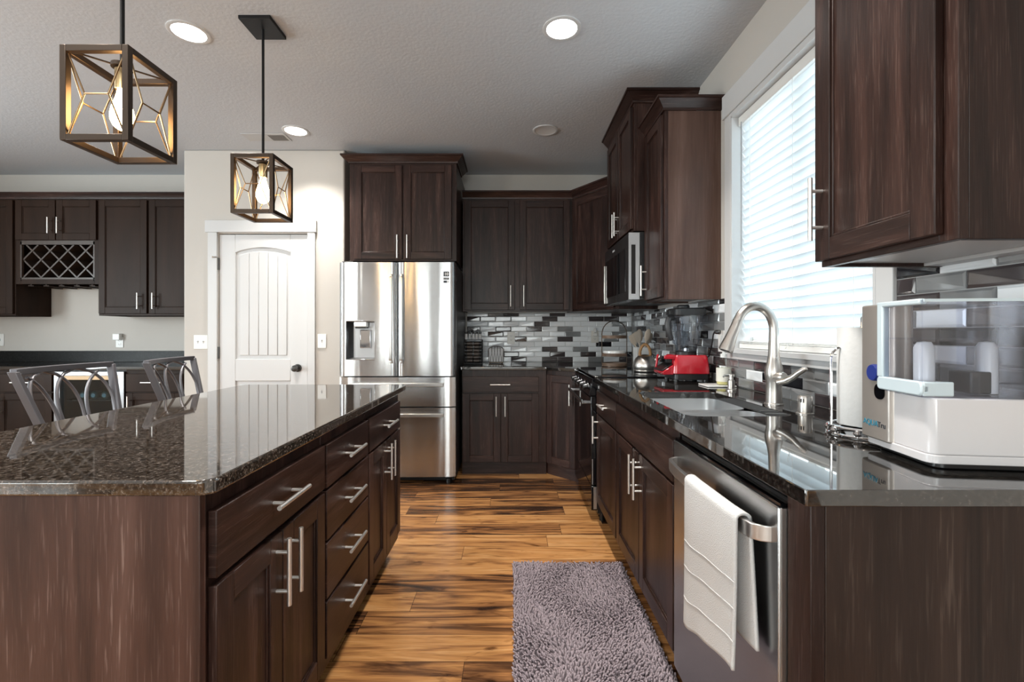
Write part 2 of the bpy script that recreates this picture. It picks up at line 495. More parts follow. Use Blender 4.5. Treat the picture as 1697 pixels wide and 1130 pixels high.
# ------------------------------------------------------------------ mesh builder
class MB:
    def __init__(self, T=None):
        self.v, self.f, self.m = [], [], []
        self.T = T

    def _add(self, vs, fs, m=0):
        b = len(self.v)
        if self.T is not None:
            vs = [self.T @ Vector(p) for p in vs]
        self.v += [tuple(p) for p in vs]
        self.f += [tuple(b + i for i in f) for f in fs]
        self.m += [m] * len(fs)
        return self

    def box(self, x0, x1, y0, y1, z0, z1, m=0):
        vs = [(x, y, z) for x in (x0, x1) for y in (y0, y1) for z in (z0, z1)]
        fs = [(0, 1, 3, 2), (4, 6, 7, 5), (0, 4, 5, 1), (2, 3, 7, 6), (0, 2, 6, 4), (1, 5, 7, 3)]
        return self._add(vs, fs, m)

    def tube(self, pts, r, n=10, m=0, closed=False, caps=True):
        pts = [Vector(p) for p in pts]
        k = len(pts)
        rs = r if isinstance(r, (list, tuple)) else [r] * k
        vs, fs = [], []
        up = None
        for i, p in enumerate(pts):
            if closed:
                d = pts[(i + 1) % k] - pts[i - 1]
            else:
                d = pts[min(i + 1, k - 1)] - pts[max(i - 1, 0)]
            d.normalize()
            if up is None:
                up = Vector((0, 0, 1)) if abs(d.z) < 0.9 else Vector((1, 0, 0))
            a = d.cross(up)
            if a.length < 1e-5:
                a = d.orthogonal()
            a.normalize()
            up = a.cross(d).normalized()
            for j in range(n):
                t = 2 * math.pi * j / n
                vs.append(p + (a * math.cos(t) + up * math.sin(t)) * rs[i])
        rng = range(k) if closed else range(k - 1)
        for i in rng:
            i2 = (i + 1) % k
            for j in range(n):
                j2 = (j + 1) % n
                fs.append((i * n + j, i * n + j2, i2 * n + j2, i2 * n + j))
        if caps and not closed:
            fs.append(tuple(range(n - 1, -1, -1)))
            fs.append(tuple((k - 1) * n + j for j in range(n)))
        return self._add(vs, fs, m)

    def cyl(self, p0, p1, r, n=16, m=0):
        return self.tube([p0, p1], r, n, m)

    def lathe(self, prof, c=(0, 0, 0), n=24, m=0, axis='z', caps=True):
        vs, fs = [], []
        k = len(prof)
        for r, h in prof:
            for j in range(n):
                t = 2 * math.pi * j / n
                a, b = r * math.cos(t), r * math.sin(t)
                p = {'z': (a, b, h), 'y': (a, h, b), 'x': (h, a, b)}[axis]
                vs.append((c[0] + p[0], c[1] + p[1], c[2] + p[2]))
        for i in range(k - 1):
            for j in range(n):
                j2 = (j + 1) % n
                fs.append((i * n + j, i * n + j2, (i + 1) * n + j2, (i + 1) * n + j))
        if caps:
            fs.append(tuple(range(n - 1, -1, -1)))
            fs.append(tuple((k - 1) * n + j for j in range(n)))
        return self._add(vs, fs, m)

    def prism(self, poly, z0, z1, m=0, holes=(), axis='z'):
        """poly in the plane across axis; holes allowed"""
        def P(a, b, h):
            return {'z': (a, b, h), 'y': (a, h, b), 'x': (h, a, b)}[axis]
        loops = [list(poly)] + [list(h) for h in holes]
        flat = [p for l in loops for p in l]
        n = len(flat)
        vs = [P(a, b, z0) for a, b in flat] + [P(a, b, z1) for a, b in flat]
        fs = []
        if holes:
            tris = tessellate_polygon([[Vector((a, b, 0)) for a, b in l] for l in loops])
            fs += [tuple(t) for t in tris] + [tuple(i + n for i in reversed(t)) for t in tris]
        else:
            fs += [tuple(range(n)), tuple(range(2 * n - 1, n - 1, -1))]
        o = 0
        for l in loops:
            k = len(l)
            for i in range(k):
                i2 = (i + 1) % k
                fs.append((o + i, o + i2, n + o + i2, n + o + i))
            o += k
        return self._add(vs, fs, m)

    def grid(self, fn, nu, nv, m=0, closed_u=False):
        vs = [fn(i / nu, j / nv) for i in range(nu + (0 if closed_u else 1)) for j in range(nv + 1)]
        fs = []
        ku = nu if closed_u else nu
        tot = nu if closed_u else nu + 1
        for i in range(ku):
            for j in range(nv):
                a, b = i * (nv + 1) + j, ((i + 1) % tot) * (nv + 1) + j
                fs.append((a, b, b + 1, a + 1))
        return self._add(vs, fs, m)

    def build(self, name, mats, parent=None, bevel=0.0, smooth=True, seg=2, ang=38, recalc=True, solid=0.0, subd=0):
        if not isinstance(mats, (list, tuple)):
            mats = [mats]
        off = Vector((0, 0, 0))
        if parent is not None:
            off = Vector(parent.get('_o', (0, 0, 0)))
        me = bpy.data.meshes.new(name)
        me.from_pydata([tuple(Vector(p) - off) for p in self.v], [], self.f)
        for mt in mats:
            me.materials.append(mt)
        me.polygons.foreach_set('material_index', self.m)
        if recalc:
            bm = bmesh.new()
            bm.from_mesh(me)
            bmesh.ops.recalc_face_normals(bm, faces=bm.faces)
            bm.to_mesh(me)
            bm.free()
        if smooth:
            me.polygons.foreach_set('use_smooth', [True] * len(me.polygons))
            me.set_sharp_from_angle(angle=R(ang))
        me.update()
        o = bpy.data.objects.new(name, me)
        COL.objects.link(o)
        if parent is not None:
            o.parent = parent
            o['_o'] = tuple(off)
        if solid:
            s = o.modifiers.new('solid', 'SOLIDIFY')
            s.thickness = solid
            s.offset = 0
        if subd:
            s = o.modifiers.new('sub', 'SUBSURF')
            s.levels = s.render_levels = subd
        if bevel:
            bv = o.modifiers.new('bevel', 'BEVEL')
            bv.width = bevel
            bv.segments = seg
            bv.limit_method = 'ANGLE'
            bv.angle_limit = R(40)
        return o


def tag(o, label, cat, group=None):
    o['label'] = label
    o['category'] = cat
    if group:
        o['group'] = group
    return o


def thing(name, label, cat, loc, group=None, rz=0.0, local=False):
    o = bpy.data.objects.new(name, None)
    COL.objects.link(o)
    o.location = loc
    o.rotation_euler = (0, 0, rz)
    o.empty_display_size = 0.05
    o['_o'] = (0, 0, 0) if local else tuple(loc)
    return tag(o, label, cat, group)


def struct(o):
    o['kind'] = 'structure'
    return o


def frame(o, U, Wd):
    """local (u, w, v): u along the face, w out of it, v up"""
    U, Wd, o = Vector((*U, 0)).normalized(), Vector((*Wd, 0)).normalized(), Vector(o)
    return Matrix(((U.x, Wd.x, 0, o.x), (U.y, Wd.y, 0, o.y), (0, 0, 1, o.z), (0, 0, 0, 1)))


def rrect(x0, x1, y0, y1, r, n=6):
    pts = []
    for cx, cy, a in ((x1 - r, y0 + r, -90), (x1 - r, y1 - r, 0), (x0 + r, y1 - r, 90), (x0 + r, y0 + r, 180)):
        for i in range(n + 1):
            t = R(a + 90 * i / n)
            pts.append((cx + r * math.cos(t), cy + r * math.sin(t)))
    return pts


def text_part(s, size, mat, parent, T, depth=0.0006, name='lettering', align='LEFT', bold=0.0):
    c = bpy.data.curves.new(name, 'FONT')
    c.body = s
    c.size = size
    c.extrude = depth
    c.offset = bold
    c.align_x = align
    o = bpy.data.objects.new(name, c)
    COL.objects.link(o)
    me = bpy.data.meshes.new_from_object(o.evaluated_get(bpy.context.evaluated_depsgraph_get()))
    bpy.data.objects.remove(o)
    bpy.data.curves.remove(c)
    off = Vector(parent.get('_o', (0, 0, 0)))
    for v in me.vertices:
        x, y, z = v.co
        v.co = (T @ Vector((x, z, y))) - off
    me.materials.clear()
    me.materials.append(mat)
    o = bpy.data.objects.new(name, me)
    COL.objects.link(o)
    o.parent = parent
    o['_o'] = tuple(off)
    return o


# ------------------------------------------------------------------ room shell
def wall_with_holes(name, axis, pos, thick, a0, a1, holes, mat, z1=CEIL):
    """axis 'x': wall spans y at x=pos..pos+thick; axis 'y': spans x"""
    mb = MB()
    cuts = sorted(holes)

    def bx(a, b, z0, zz):
        if b - a < 1e-4 or zz - z0 < 1e-4:
            return
        lo, hi = min(pos, pos + thick), max(pos, pos + thick)
        if axis == 'x':
            mb.box(lo, hi, a, b, z0, zz)
        else:
            mb.box(a, b, lo, hi, z0, zz)
    cur = a0
    for (h0, h1, hz0, hz1) in cuts:
        bx(cur, h0, 0, z1)
        bx(h0, h1, 0, hz0)
        bx(h0, h1, hz1, z1)
        cur = h1
    bx(cur, a1, 0, z1)
    return struct(mb.build(name, mat, smooth=False))


LEFTX, REARY = -5.65, -2.95
WIN = (1.495, 2.48, 1.11, 2.35)
struct(MB().box(LEFTX - .14, WALLX + .14, REARY - .14, BACKY + .14, -.06, 0).build('floor', floor_mat, smooth=False))
struct(MB().box(LEFTX - .14, WALLX + .14, REARY - .14, BACKY + .14, CEIL, CEIL + .1).build('ceiling', ceil_mat, smooth=False))
wall_with_holes('wall_right', 'x', WALLX, .14, REARY, BACKY, [WIN], wall_mat)
wall_with_holes('wall_left', 'x', LEFTX, -.14, REARY, BACKY, [(0.0, 2.4, .65, 2.25)], wall_mat)
wall_with_holes('wall_rear', 'y', REARY, -.14, LEFTX - .14, WALLX + .14, [(-5.3, -4.0, .35, 2.35), (-2.25, -1.65, .35, 2.35), (-1.1, .6, .35, 2.35)], wall_mat)
struct(MB().box(LEFTX - .14, WALLX + .14, BACKY, BACKY + .14, 0, CEIL).build('wall_back', wall_mat, smooth=False))
PY = 3.93
# pantry enclosure with a doorway in its front
mb = MB()
mb.prism([(-2.77, 0), (-2.475, 0), (-2.475, 2.037), (-1.718, 2.037), (-1.718, 0), (-1.41, 0), (-1.41, CEIL), (-2.77, CEIL)], PY, BACKY - .001, axis='y')
mb.box(-2.474, -1.719, PY + .12, BACKY - .002, 0, 2.036)
struct(mb.build('wall_pantry', wall_mat, bevel=.012, seg=3))

# casings round the pantry door
mb = MB()
mb.box(-2.555, -2.478, PY - .019, PY - .0005, 0, 2.045)
mb.box(-1.715, -1.652, PY - .019, PY - .0005, 0, 2.045)
mb.box(-2.575, -1.64, PY - .026, PY - .0005, 2.045, 2.145)
struct(mb.build('trim_1', white_paint, bevel=.003))


def pantry_door():
    t = thing('door_1', 'white two panel plank door with arched top panel and dark knob', 'door', (-2.468, PY + .04, .008))
    x0, x1, z0, z1 = -2.470, -1.723, .008, 2.030
    y0, y1 = PY + .004, PY + .04          # front, back
    px0, px1 = -2.335, -1.868             # panel columns
    mb = MB()
    mb.box(x0, px0, y0, y1, z0, z1)
    mb.box(px1, x1, y0, y1, z0, z1)
    mb.box(px0, px1, y0, y1, z0, .20)
    mb.box(px0, px1, y0, y1, .79, .975)
    n = 16

    def arch(x, base, rise):
        u = (x - px0) / (px1 - px0) * 2 - 1
        return base + rise * (1 - u * u)
    poly = [(px0, z1)] + [(px0 + (px1 - px0) * i / n, arch(px0 + (px1 - px0) * i / n, 1.878, .042)) for i in range(n + 1)] + [(px1, z1)]
    mb.prism(poly, y0, y1, axis='y')
    mb.build('slab', white_paint, t, bevel=.004)
    for (a, b, arched) in ((.20, .79, False), (.975, 1.878, True)):
        mb = MB()
        mb.box(px0 - .002, px1 + .002, y0 + .014, y1 - .002, a - .002, b + (.04 if arched else .002))
        m = .032
        cx = np.linspace(px0 + m, px1 - m, 6)
        for i in range(5):
            l, r = cx[i], cx[i + 1]
            k = 4
            top = [(l + .0015 + (r - l - .003) * q / k) for q in range(k + 1)]
            if arched:
                pl = [(l + .0015, a + m)] + [(r - .0015, a + m)] + [(x, arch(x, b - m, .042)) for x in reversed(top)]
            else:
                pl = [(l + .0015, a + m), (r - .0015, a + m), (r - .0015, b - m), (l + .0015, b - m)]
            mb.prism(pl, y0 + .006, y0 + .016, axis='y')
        mb.build('panel', white_paint, t, bevel=.004)
    mb = MB()
    kc = (-1.806, y0, .90)
    mb.lathe([(.033, -.001), (.033, -.008), (.012, -.012), (.011, -.035), (.024, -.042), (.028, -.055), (.026, -.068), (.012, -.072)],
             kc, 24, axis='y')
    mb.build('knob', plain('dark_pewter_knob', (0.06, 0.058, 0.055), 0.3, 0.8), t)
    for z in (.42, 1.03, 1.78):
        MB().cyl((-2.474, y0 - .008, z - .05), (-2.474, y0 - .008, z + .05), .007).box(-2.4735, -2.466, y0 - .006, y0, z - .05, z + .05).build(
            'hinge', plain('hinge_metal', (0.14, 0.135, 0.13), 0.35, 0.9), t)
    MB().tube([(-2.474, y0 - .008, 1.832), (-2.478, y0 - .02, 1.836), (-2.50, y0 - .035, 1.834)], .004, 8).cyl(
        (-2.50, y0 - .035, 1.834), (-2.508, y0 - .04, 1.834), .008).build('door_stop', nickel, t)
    return t


struct(pantry_door())

# ------------------------------------------------------------------ kitchen window, its trim and blind
Y0, Y1, Z0, Z1 = WIN
mb = MB()
tx0, tx1 = WALLX - .019, WALLX - .0005
mb.box(tx0, tx1, Y0 - .068, Y0, Z0 - .052, Z1 + .018)
mb.box(tx0, tx1, Y1, Y1 + .072, Z0 - .052, Z1 + .018)
mb.box(tx0, tx1, Y0, Y1, Z0 - .052, Z0 - .02)
mb.box(tx0 - .007, tx1, Y0 - .085, Y1 + .088, Z1 + .018, Z1 + .145)
struct(mb.build('trim_2', white_paint, bevel=.003))
# jamb lining and stool
mb = MB()
jx0, jx1 = WALLX - .019, WALLX + .095
mb.box(jx0, jx1, Y0, Y0 + .012, Z0, Z1)
mb.box(jx0, jx1, Y1 - .012, Y1, Z0, Z1)
mb.box(jx0, jx1, Y0, Y1, Z1 - .012, Z1 + .018)
mb.box(jx0 - .012, jx1, Y0, Y1, Z0 - .02, Z0 + .004)
struct(mb.build('trim_3', white_paint, bevel=.002))
win = bpy.data.objects.new('window_1', None)
COL.objects.link(win)
win.location = (WALLX + .1, (Y0 + Y1) / 2, Z0)
win['_o'] = tuple(win.location)
struct(win)
mb = MB()
fx0, fx1 = WALLX + .095, WALLX + .138
for (a, b, c, d) in ((Y0, Y1, Z0, Z0 + .05), (Y0, Y1, Z1 - .05, Z1), (Y0, Y0 + .05, Z0 + .05, Z1 - .05), (Y1 - .05, Y1, Z0 + .05, Z1 - .05),
                     (1.962, 2.012, Z0 + .05, Z1 - .05)):
    mb.box(fx0, fx1, a, b, c, d)
mb.build('window_frame', white_plastic, win, bevel=.003)
MB().box(fx0 + .02, fx0 + .024, Y0 + .05, 1.962, Z0 + .05, Z1 - .05).build('pane', pane, win)
MB().box(fx0 + .02, fx0 + .024, 2.012, Y1 - .05, Z0 + .05, Z1 - .05).build('pane', pane, win)

bl = thing('window_blind', 'white horizontal slat blind filling the window over the sink', 'blind', (WALLX + .04, (Y0 + Y1) / 2, Z0))
bx = WALLX + .045
ya, yb = Y0 + .018, Y1 - .018
MB().box(bx - .03, bx + .03, ya, yb, Z1 - .062, Z1 - .014).build('head_rail', white_plastic, bl, bevel=.003)
pitch = .0445
n_sl = int((Z1 - .075 - (Z0 + .075)) / pitch)
for i in range(n_sl + 1):
    z = Z1 - .085 - i * pitch
    a = R(62)
    mb = MB()
    prof = []
    for q in range(7):
        s = (q / 6 - .5) * .0508
        c = .0035 * (1 - (2 * q / 6 - 1) ** 2)
        prof.append((bx - s * math.cos(a) + c * math.sin(a), z + s * math.sin(a) + c * math.cos(a)))
    prof2 = [(p[0] + .0022 * math.sin(a), p[1] + .0022 * math.cos(a)) for p in reversed(prof)]
    mb.prism([(p[0], p[1]) for p in prof + prof2], ya, yb, axis='y')
    mb.build('slat', slat_mat, bl)
zb = Z1 - .085 - (n_sl + 1) * pitch
MB().box(bx - .026, bx + .026, ya, yb, Z0 + .006, Z0 + .03).box(bx - .025, bx + .025, ya, yb, Z0 + .033, Z0 + .037).box(
    bx - .025, bx + .025, ya, yb, Z0 + .040, Z0 + .044).build('bottom_rail', white_plastic, bl, bevel=.003)
for yy in (ya + .12, (ya + yb) / 2, yb - .12):
    MB().cyl((bx - .032, yy, Z0 + .03), (bx - .032, yy, Z1 - .06), .0011, 6).build('cord', white_plastic, bl)
MB().cyl((bx - .042, yb - .055, 1.62), (bx - .042, yb - .055, Z1 - .06), .0035, 8).build('tilt_wand', plain('smoky_wand', (.35, .36, .37), .2), bl)
for yy in (ya + .13, (ya + yb) / 2 + .02):
    pts = [(bx - .034 - .006 * math.sin(k), yy + .03 * math.sin(k * 1.7) * (k / 9), Z0 + .075 - .006 * k + .012 * math.sin(k * 2.1)) for k in range(10)]
    MB().tube(pts, .0011, 6).build('cord_loop', white_plastic, bl)

# rear and left windows (behind and beside the photographer)


def room_window(name, axis, pos, a0, a1, z0, z1, mull):
    w = bpy.data.objects.new(name, None)
    COL.objects.link(w)
    w['_o'] = (0, 0, 0)
    struct(w)
    mb = MB()

    def bx_(a, b, c, d):
        if axis == 'y':
            mb.box(a, b, pos - .1, pos - .05, c, d)
        else:
            mb.box(pos - .1, pos - .05, a, b, c, d)
    bx_(a0, a1, z0, z0 + .06)
    bx_(a0, a1, z1 - .06, z1)
    edges = [a0, *mull, a1]
    for e in edges:
        lo = min(max(e - .035, a0), a1 - .07)
        bx_(lo, lo + .07, z0 + .06, z1 - .06)
    mb.build('window_frame', white_plastic, w, bevel=.003)
    g = MB()
    if axis == 'y':
        g.box(a0 + .06, a1 - .06, pos - .078, pos - .074, z0 + .06, z1 - .06)
    else:
        g.box(pos - .078, pos - .074, a0 + .06, a1 - .06, z0 + .06, z1 - .06)
    g.build('pane', pane, w)


room_window('window_2', 'y', REARY, -1.1, .6, .35, 2.35, [-.25])
room_window('window_3', 'y', REARY, -2.25, -1.65, .35, 2.35, [])
room_window('window_4', 'y', REARY, -5.3, -4.0, .35, 2.35, [-4.65])
room_window('window_5', 'x', LEFTX, 0.0, 2.4, .65, 2.25, [1.2])


# ------------------------------------------------------------------ tiled backsplashes
def tiles(name, T, regions, weights, seed):
    """u along wall, w out, v up; regions: (u0,u1,v0,v1)"""
    rnd = random.Random(seed)
    mb = MB(T)
    PW_, PH = .151, .0494
    for (u0, u1, v0, v1) in regions:
        mb.box(u0, u1, 0, .004, v0, v1, 0)
        r0, r1 = int(math.floor((v0 - .914) / PH)), int(math.ceil((v1 - .914) / PH))
        for r in range(r0, r1):
            c0 = int(math.floor(u0 / PW_)) - 1
            for c in range(c0, c0 + int((u1 - u0) / PW_) + 4):
                a = c * PW_ + (r % 2) * PW_ / 2 + .0012
                b = a + PW_ - .0024
                z0, z1 = .914 + r * PH + .0012, .914 + (r + 1) * PH - .0012
                k = rnd.random()
                a, b = max(a, u0), min(b, u1)
                z0, z1 = max(z0, v0), min(z1, v1)
                if b - a < .012 or z1 - z0 < .008:
                    continue
                acc, mi = 0, 1
                for i, wgt in enumerate(weights):
                    acc += wgt
                    if k < acc:
                        mi = i + 1
                        break
                e = min(.006, (b - a) * .25, (z1 - z0) * .25)
                sk = rnd.uniform(-.004, .004)
                d = [.0088 + rnd.uniform(-.0028, .0028) for _ in range(4)]
                base = [(a, .002, z0), (b, .002, z0), (b, .002, z1), (a, .002, z1)]
                mid = [(x, .0058, z) for x, _, z in base]
                e2 = e + abs(sk)
                fr = [(a + e, d[0], z0 + e + max(sk, 0)), (b - e, d[1], z0 + e + max(-sk, 0)),
                      (b - e, d[2], z1 - e - max(sk, 0) * .6), (a + e, d[3], z1 - e - max(-sk, 0) * .6)]
                vs = base + mid + fr
                fs = [(8, 9, 10, 11)] + [(i, (i + 1) % 4, 4 + (i + 1) % 4, 4 + i) for i in range(4)] + [
                    (4 + i, 4 + (i + 1) % 4, 8 + (i + 1) % 4, 8 + i) for i in range(4)] + [(3, 2, 1, 0)]
                mb._add(vs, fs, mi)
    return struct(mb.build(name, [grout, tile_light, tile_mid, tile_dark, tile_black], smooth=False))


CT = .9145
tiles('trim_4', frame((0, BACKY - .0005, 0), (1, 0), (0, -1)), [(-.43, WALLX - .011, CT, 1.388)], (.66, .08, .24, .02), 5)
tiles('trim_5', frame((WALLX - .0005, 0, 0), (0, 1), (-1, 0)),
      [(.83, 1.426, CT, 1.40), (1.426, 2.553, CT, 1.057), (2.553, BACKY - .011, CT, 1.388)], (.22, .42, .22, .14), 11)  # same tiles as the back wall; darker mix paints in its dimmer light


# ------------------------------------------------------------------ cabinets
def pull(mb, u, v, L, vertical, w0, r=.0058, so=.032):
    if vertical:
        mb.cyl((u, w0 + so, v - L / 2), (u, w0 + so, v + L / 2), r, 12)
        for s in (-1, 1):
            mb.cyl((u, w0 - .001, v + s * L * .29), (u, w0 + so, v + s * L * .29), .0048, 10)
    else:
        mb.cyl((u - L / 2, w0 + so, v), (u + L / 2, w0 + so, v), r, 12)
        for s in (-1, 1):
            mb.cyl((u + s * L * .29, w0 - .001, v), (u + s * L * .29, w0 + so, v), .0048, 10)


TD = .019


def add_front(root, T, kind, u0, u1, v0, v1, handle=None, mats=CABM, L=.168, hmat=None):
    mb = MB(T)
    g = .0005
    if kind in ('door', 'false'):
        pass
    if kind == 'door':
        s = .058
        mb.box(u0, u0 + s, g, TD, v0, v1, 0)
        mb.box(u1 - s, u1, g, TD, v0, v1, 0)
        mb.box(u0 + s, u1 - s, g, TD, v0, v0 + s, 1)
        mb.box(u0 + s, u1 - s, g, TD, v1 - s, v1, 1)
        mb.box(u0 + s - .004, u1 - s + .004, g + .002, TD - .009, v0 + s - .004, v1 - s + .004, 0)
        # stepped bead inside the frame
        q = .007
        for (a, b, c, d) in ((u0 + s, u0 + s + q, v0 + s, v1 - s), (u1 - s - q, u1 - s, v0 + s, v1 - s),
                             (u0 + s + q, u1 - s - q, v0 + s, v0 + s + q), (u0 + s + q, u1 - s - q, v1 - s - q, v1 - s)):
            mb.box(a, b, g + .002, TD - .005, c, d, 0)
    else:
        mb.box(u0, u1, g, TD, v0, v1, 1)
    nm = 'door' if kind == 'door' else ('drawer' if kind == 'drawer' else 'false_drawer_front')
    o = mb.build(nm, mats, root, bevel=.0022)
    if handle:
        hb = MB(T)
        pull(hb, handle[1], handle[2], L, handle[0] == 'v', TD)
        hb.build('handle', hmat or pull_metal, o)
    return o


def crown(root, path, z0, h=.07, out=.055, mats=None):
    prof = [(0, 0), (.010, 0), (.012, .012), (out * .5, h * .45), (out * .86, h * .78), (out, h * .80), (out, h), (0, h)]
    pts = [Vector(p) for p in path]
    n = len(pts)
    nr = []
    for i in range(n - 1):
        d = (pts[i + 1] - pts[i]).normalized()
        nr.append(Vector((d.y, -d.x)))
    vs, fs = [], []
    k = len(prof)
    for i in range(n):
        if i == 0:
            mvec = nr[0]
        elif i == n - 1:
            mvec = nr[-1]
        else:
            mvec = (nr[i - 1] + nr[i])
            mvec = mvec / mvec.dot(nr[i])
        for d, z in prof:
            p = pts[i] + mvec * d
            vs.append((p.x, p.y, z0 + z))
    for i in range(n - 1):
        for j in range(k):
            j2 = (j + 1) % k
            fs.append((i * k + j, i * k + j2, (i + 1) * k + j2, (i + 1) * k + j))
    fs.append(tuple(range(k)))
    fs.append(tuple((n - 1) * k + j for j in reversed(range(k))))
    mb = MB()
    mb._add(vs, fs, 0)
    return mb.build('crown_molding', mats or wood_h, root, smooth=False)


def upper(name, label, T, w, z0, z1, d, fronts, group='wall cabinets', mats=CABM, side=None, bottom=white_lam, L=.168, fz=None):
    """T at the front-left foot of the box: u along, w out; box goes back d"""
    base = T @ Vector((w / 2, -d / 2, z0))
    t = thing(name, label, 'cabinet', tuple(base), group)
    mb = MB(T)
    th = .018
    mb.box(0, th, -d, -.02, z0, z1, 2)
    mb.box(w - th, w, -d, -.02, z0, z1, 2)
    mb.box(th, w - th, -d, -.02, z1 - th, z1, 0)
    mb.box(th, w - th, -d, -d + .008, z0, z1 - th, 0)
    # face frame
    mb.box(0, .04, -.02, 0, z0, z1, 0)
    mb.box(w - .04, w, -.02, 0, z0, z1, 0)
    mb.box(.04, w - .04, -.02, -.0005, fz or z0 + .012, z1, 0)
    mb.box(.04, w - .04, -.0195, 0, z0, z0 + .045, 1)
    mb.box(.04, w - .04, -.0195, 0, z1 - .05, z1, 1)
    mb.build('body', [*mats, side or mats[0]], t, bevel=.0015)
    mb = MB(T)
    mb.box(th, w - th, -d + .008, -.02, z0 + .010, z0 + .022)
    mb.box(th, w - th, -d + .008, -d + .06, z0 + .001, z0 + .010)
    mb.build('bottom_panel', bottom, t, bevel=.001)
    for f in fronts:
        add_front(t, T, *f, mats=mats, L=L)
    return t


def base_cab(name, label, T, w, d, fronts, group='base cabinets', mats=CABM, z1=.8835, toe=.10, rec=.065, L=.168, stile_r=0.0):
    base = T @ Vector((w / 2, -d / 2, 0))
    t = thing(name, label, 'cabinet', tuple(base), group)
    mb = MB(T)
    mb.box(0, w, -d, 0, toe, z1, 0)
    mb.build('body', mats, t, bevel=.0015)
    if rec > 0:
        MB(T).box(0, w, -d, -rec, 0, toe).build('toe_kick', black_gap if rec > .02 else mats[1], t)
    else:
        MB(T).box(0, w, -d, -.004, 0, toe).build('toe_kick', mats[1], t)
    for f in fronts:
        add_front(t, T, *f, mats=mats, L=L)
    return t


# --- island
IX = -.606
ID = .61


def TI(y):
    return frame((IX, y, 0), (0, 1), (1, 0))


DT, DB = .838, .700
g1 = 'island base cabinets'
base_cab('base_cabinet', 'dark oak island cabinet nearest the camera, one wide drawer over two doors', TI(.921), .552, ID, [
    ('drawer', .006, .546, .705, DT + .003, ('h', .276, .775)),
    ('door', .006, .272, .140, .690, ('v', .272 - .030, .598)),
    ('door', .277, .546, .140, .690, ('v', .277 + .030, .598))], g1)
base_cab('base_cabinet', 'dark oak island cabinet holding a bank of four drawers', TI(1.474), .445, ID, [
    ('drawer', .008, .437, DB, DT, ('h', .2225, .770)),
    ('drawer', .008, .437, .532, .690, ('h', .2225, .612)),
    ('drawer', .008, .437, .345, .522, ('h', .2225, .436)),
    ('drawer', .008, .437, .155, .335, ('h', .2225, .248))], g1)
base_cab('base_cabinet', 'dark oak island cabinet at the far end nearest the refrigerator', TI(1.920), .570, ID, [
    ('drawer', .008, .540, DB, DT, ('h', .274, .770)),
    ('door', .008, .271, .150, .690, ('v', .271 - .030, .598)),
    ('door', .276, .540, .150, .690, ('v', .276 + .030, .598))], g1)
tag(MB().box(-1.216, IX + .001, .903, .9205, 0, .8835).build('end_panel', wood_end, bevel=.0015),
    'reddish weathered oak end panel on the near end of the island', 'panel')
tag(MB().box(-1.235, -1.2165, .903, 2.492, 0, .8835).build('back_panel', wood_side_glare),
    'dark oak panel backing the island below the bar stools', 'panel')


def counter(name, poly, label, mat, holes=(), z0=.884, z1=.914):
    mb = MB()
    mb.prism(poly, z0, z1, holes=holes)
    return tag(mb.build(name, mat, bevel=.005, seg=3), label, 'countertop')


ipoly = rrect(-1.462, -.571, .882, 2.547, .03, 6)
counter('island_countertop', ipoly, 'polished brown black granite top on the island', granite_island)

# --- right run
FX = .555


def TR(y):
    return frame((FX, y, 0), (0, 1), (-1, 0))


g2 = 'base cabinets on the sink wall'
RD = .615
sb = base_cab('base_cabinet', 'dark oak sink cabinet between dishwasher and narrow cabinet, two doors below a blank front', TR(1.533), .845, RD, [
    ('false', .008, .837, DB, DT),
    ('door', .008, .417, .140, .690, ('v', .417 - .034, .592)),
    ('door', .422, .837, .140, .690, ('v', .422 + .034, .592))], g2)
base_cab('base_cabinet', 'narrow dark oak base cabinet beside the black range, one drawer over one door', TR(2.380), .545, RD, [
    ('drawer', .008, .537, DB, DT, ('h', .265, .775)),
    ('door', .008, .537, .140, .690, ('v', .537 - .050, .598))], g2)
# sink bowls need an open cabinet: replace its solid body by panels
for ch in list(sb.children):
    if ch.name.startswith('body'):
        bpy.data.objects.remove(ch)
mb = MB(TR(1.533))
w_ = .845
mb.box(0, .018, -RD, -.019, .10, .8835)
mb.box(w_ - .018, w_, -RD, -.019, .10, .8835)
mb.box(.018, w_ - .018, -RD, -.019, .10, .118)
mb.box(.018, w_ - .018, -RD, -RD + .008, .118, .8835)
mb.box(0, w_, -.019, 0, .10, .8835)
mb.build('body', CABM, sb, bevel=.0015)

t = thing('end_panel', 'dark oak end panel below the counter at the right edge', 'panel', (.86, .86, 0))
MB().box(FX + .02, WALLX - .001, .850, .868, 0, .8835).build('panel', wood_dark, t, bevel=.0015)
MB().box(FX - .007, FX + .0195, .850, .9215, 0, .8835).build('stile', wood_v, t, bevel=.0015)

SINK = (.598, .968, 1.572, 2.222)
counter('countertop', rrect(.527, 1.1785, .832, 2.926, .006, 2),
        'polished black granite counter holding the sink and the water purifier', granite_black,
        holes=[list(reversed(rrect(SINK[0], SINK[1], SINK[2], SINK[3], .05, 6)))])
counter('countertop', [(-.428, 3.902), (.290, 3.902), (.510, 3.697), (1.1785, 3.697), (1.1785, BACKY - .012), (-.428, BACKY - .012)],
        'polished black granite counter in the far corner under the tiled wall', granite_black)

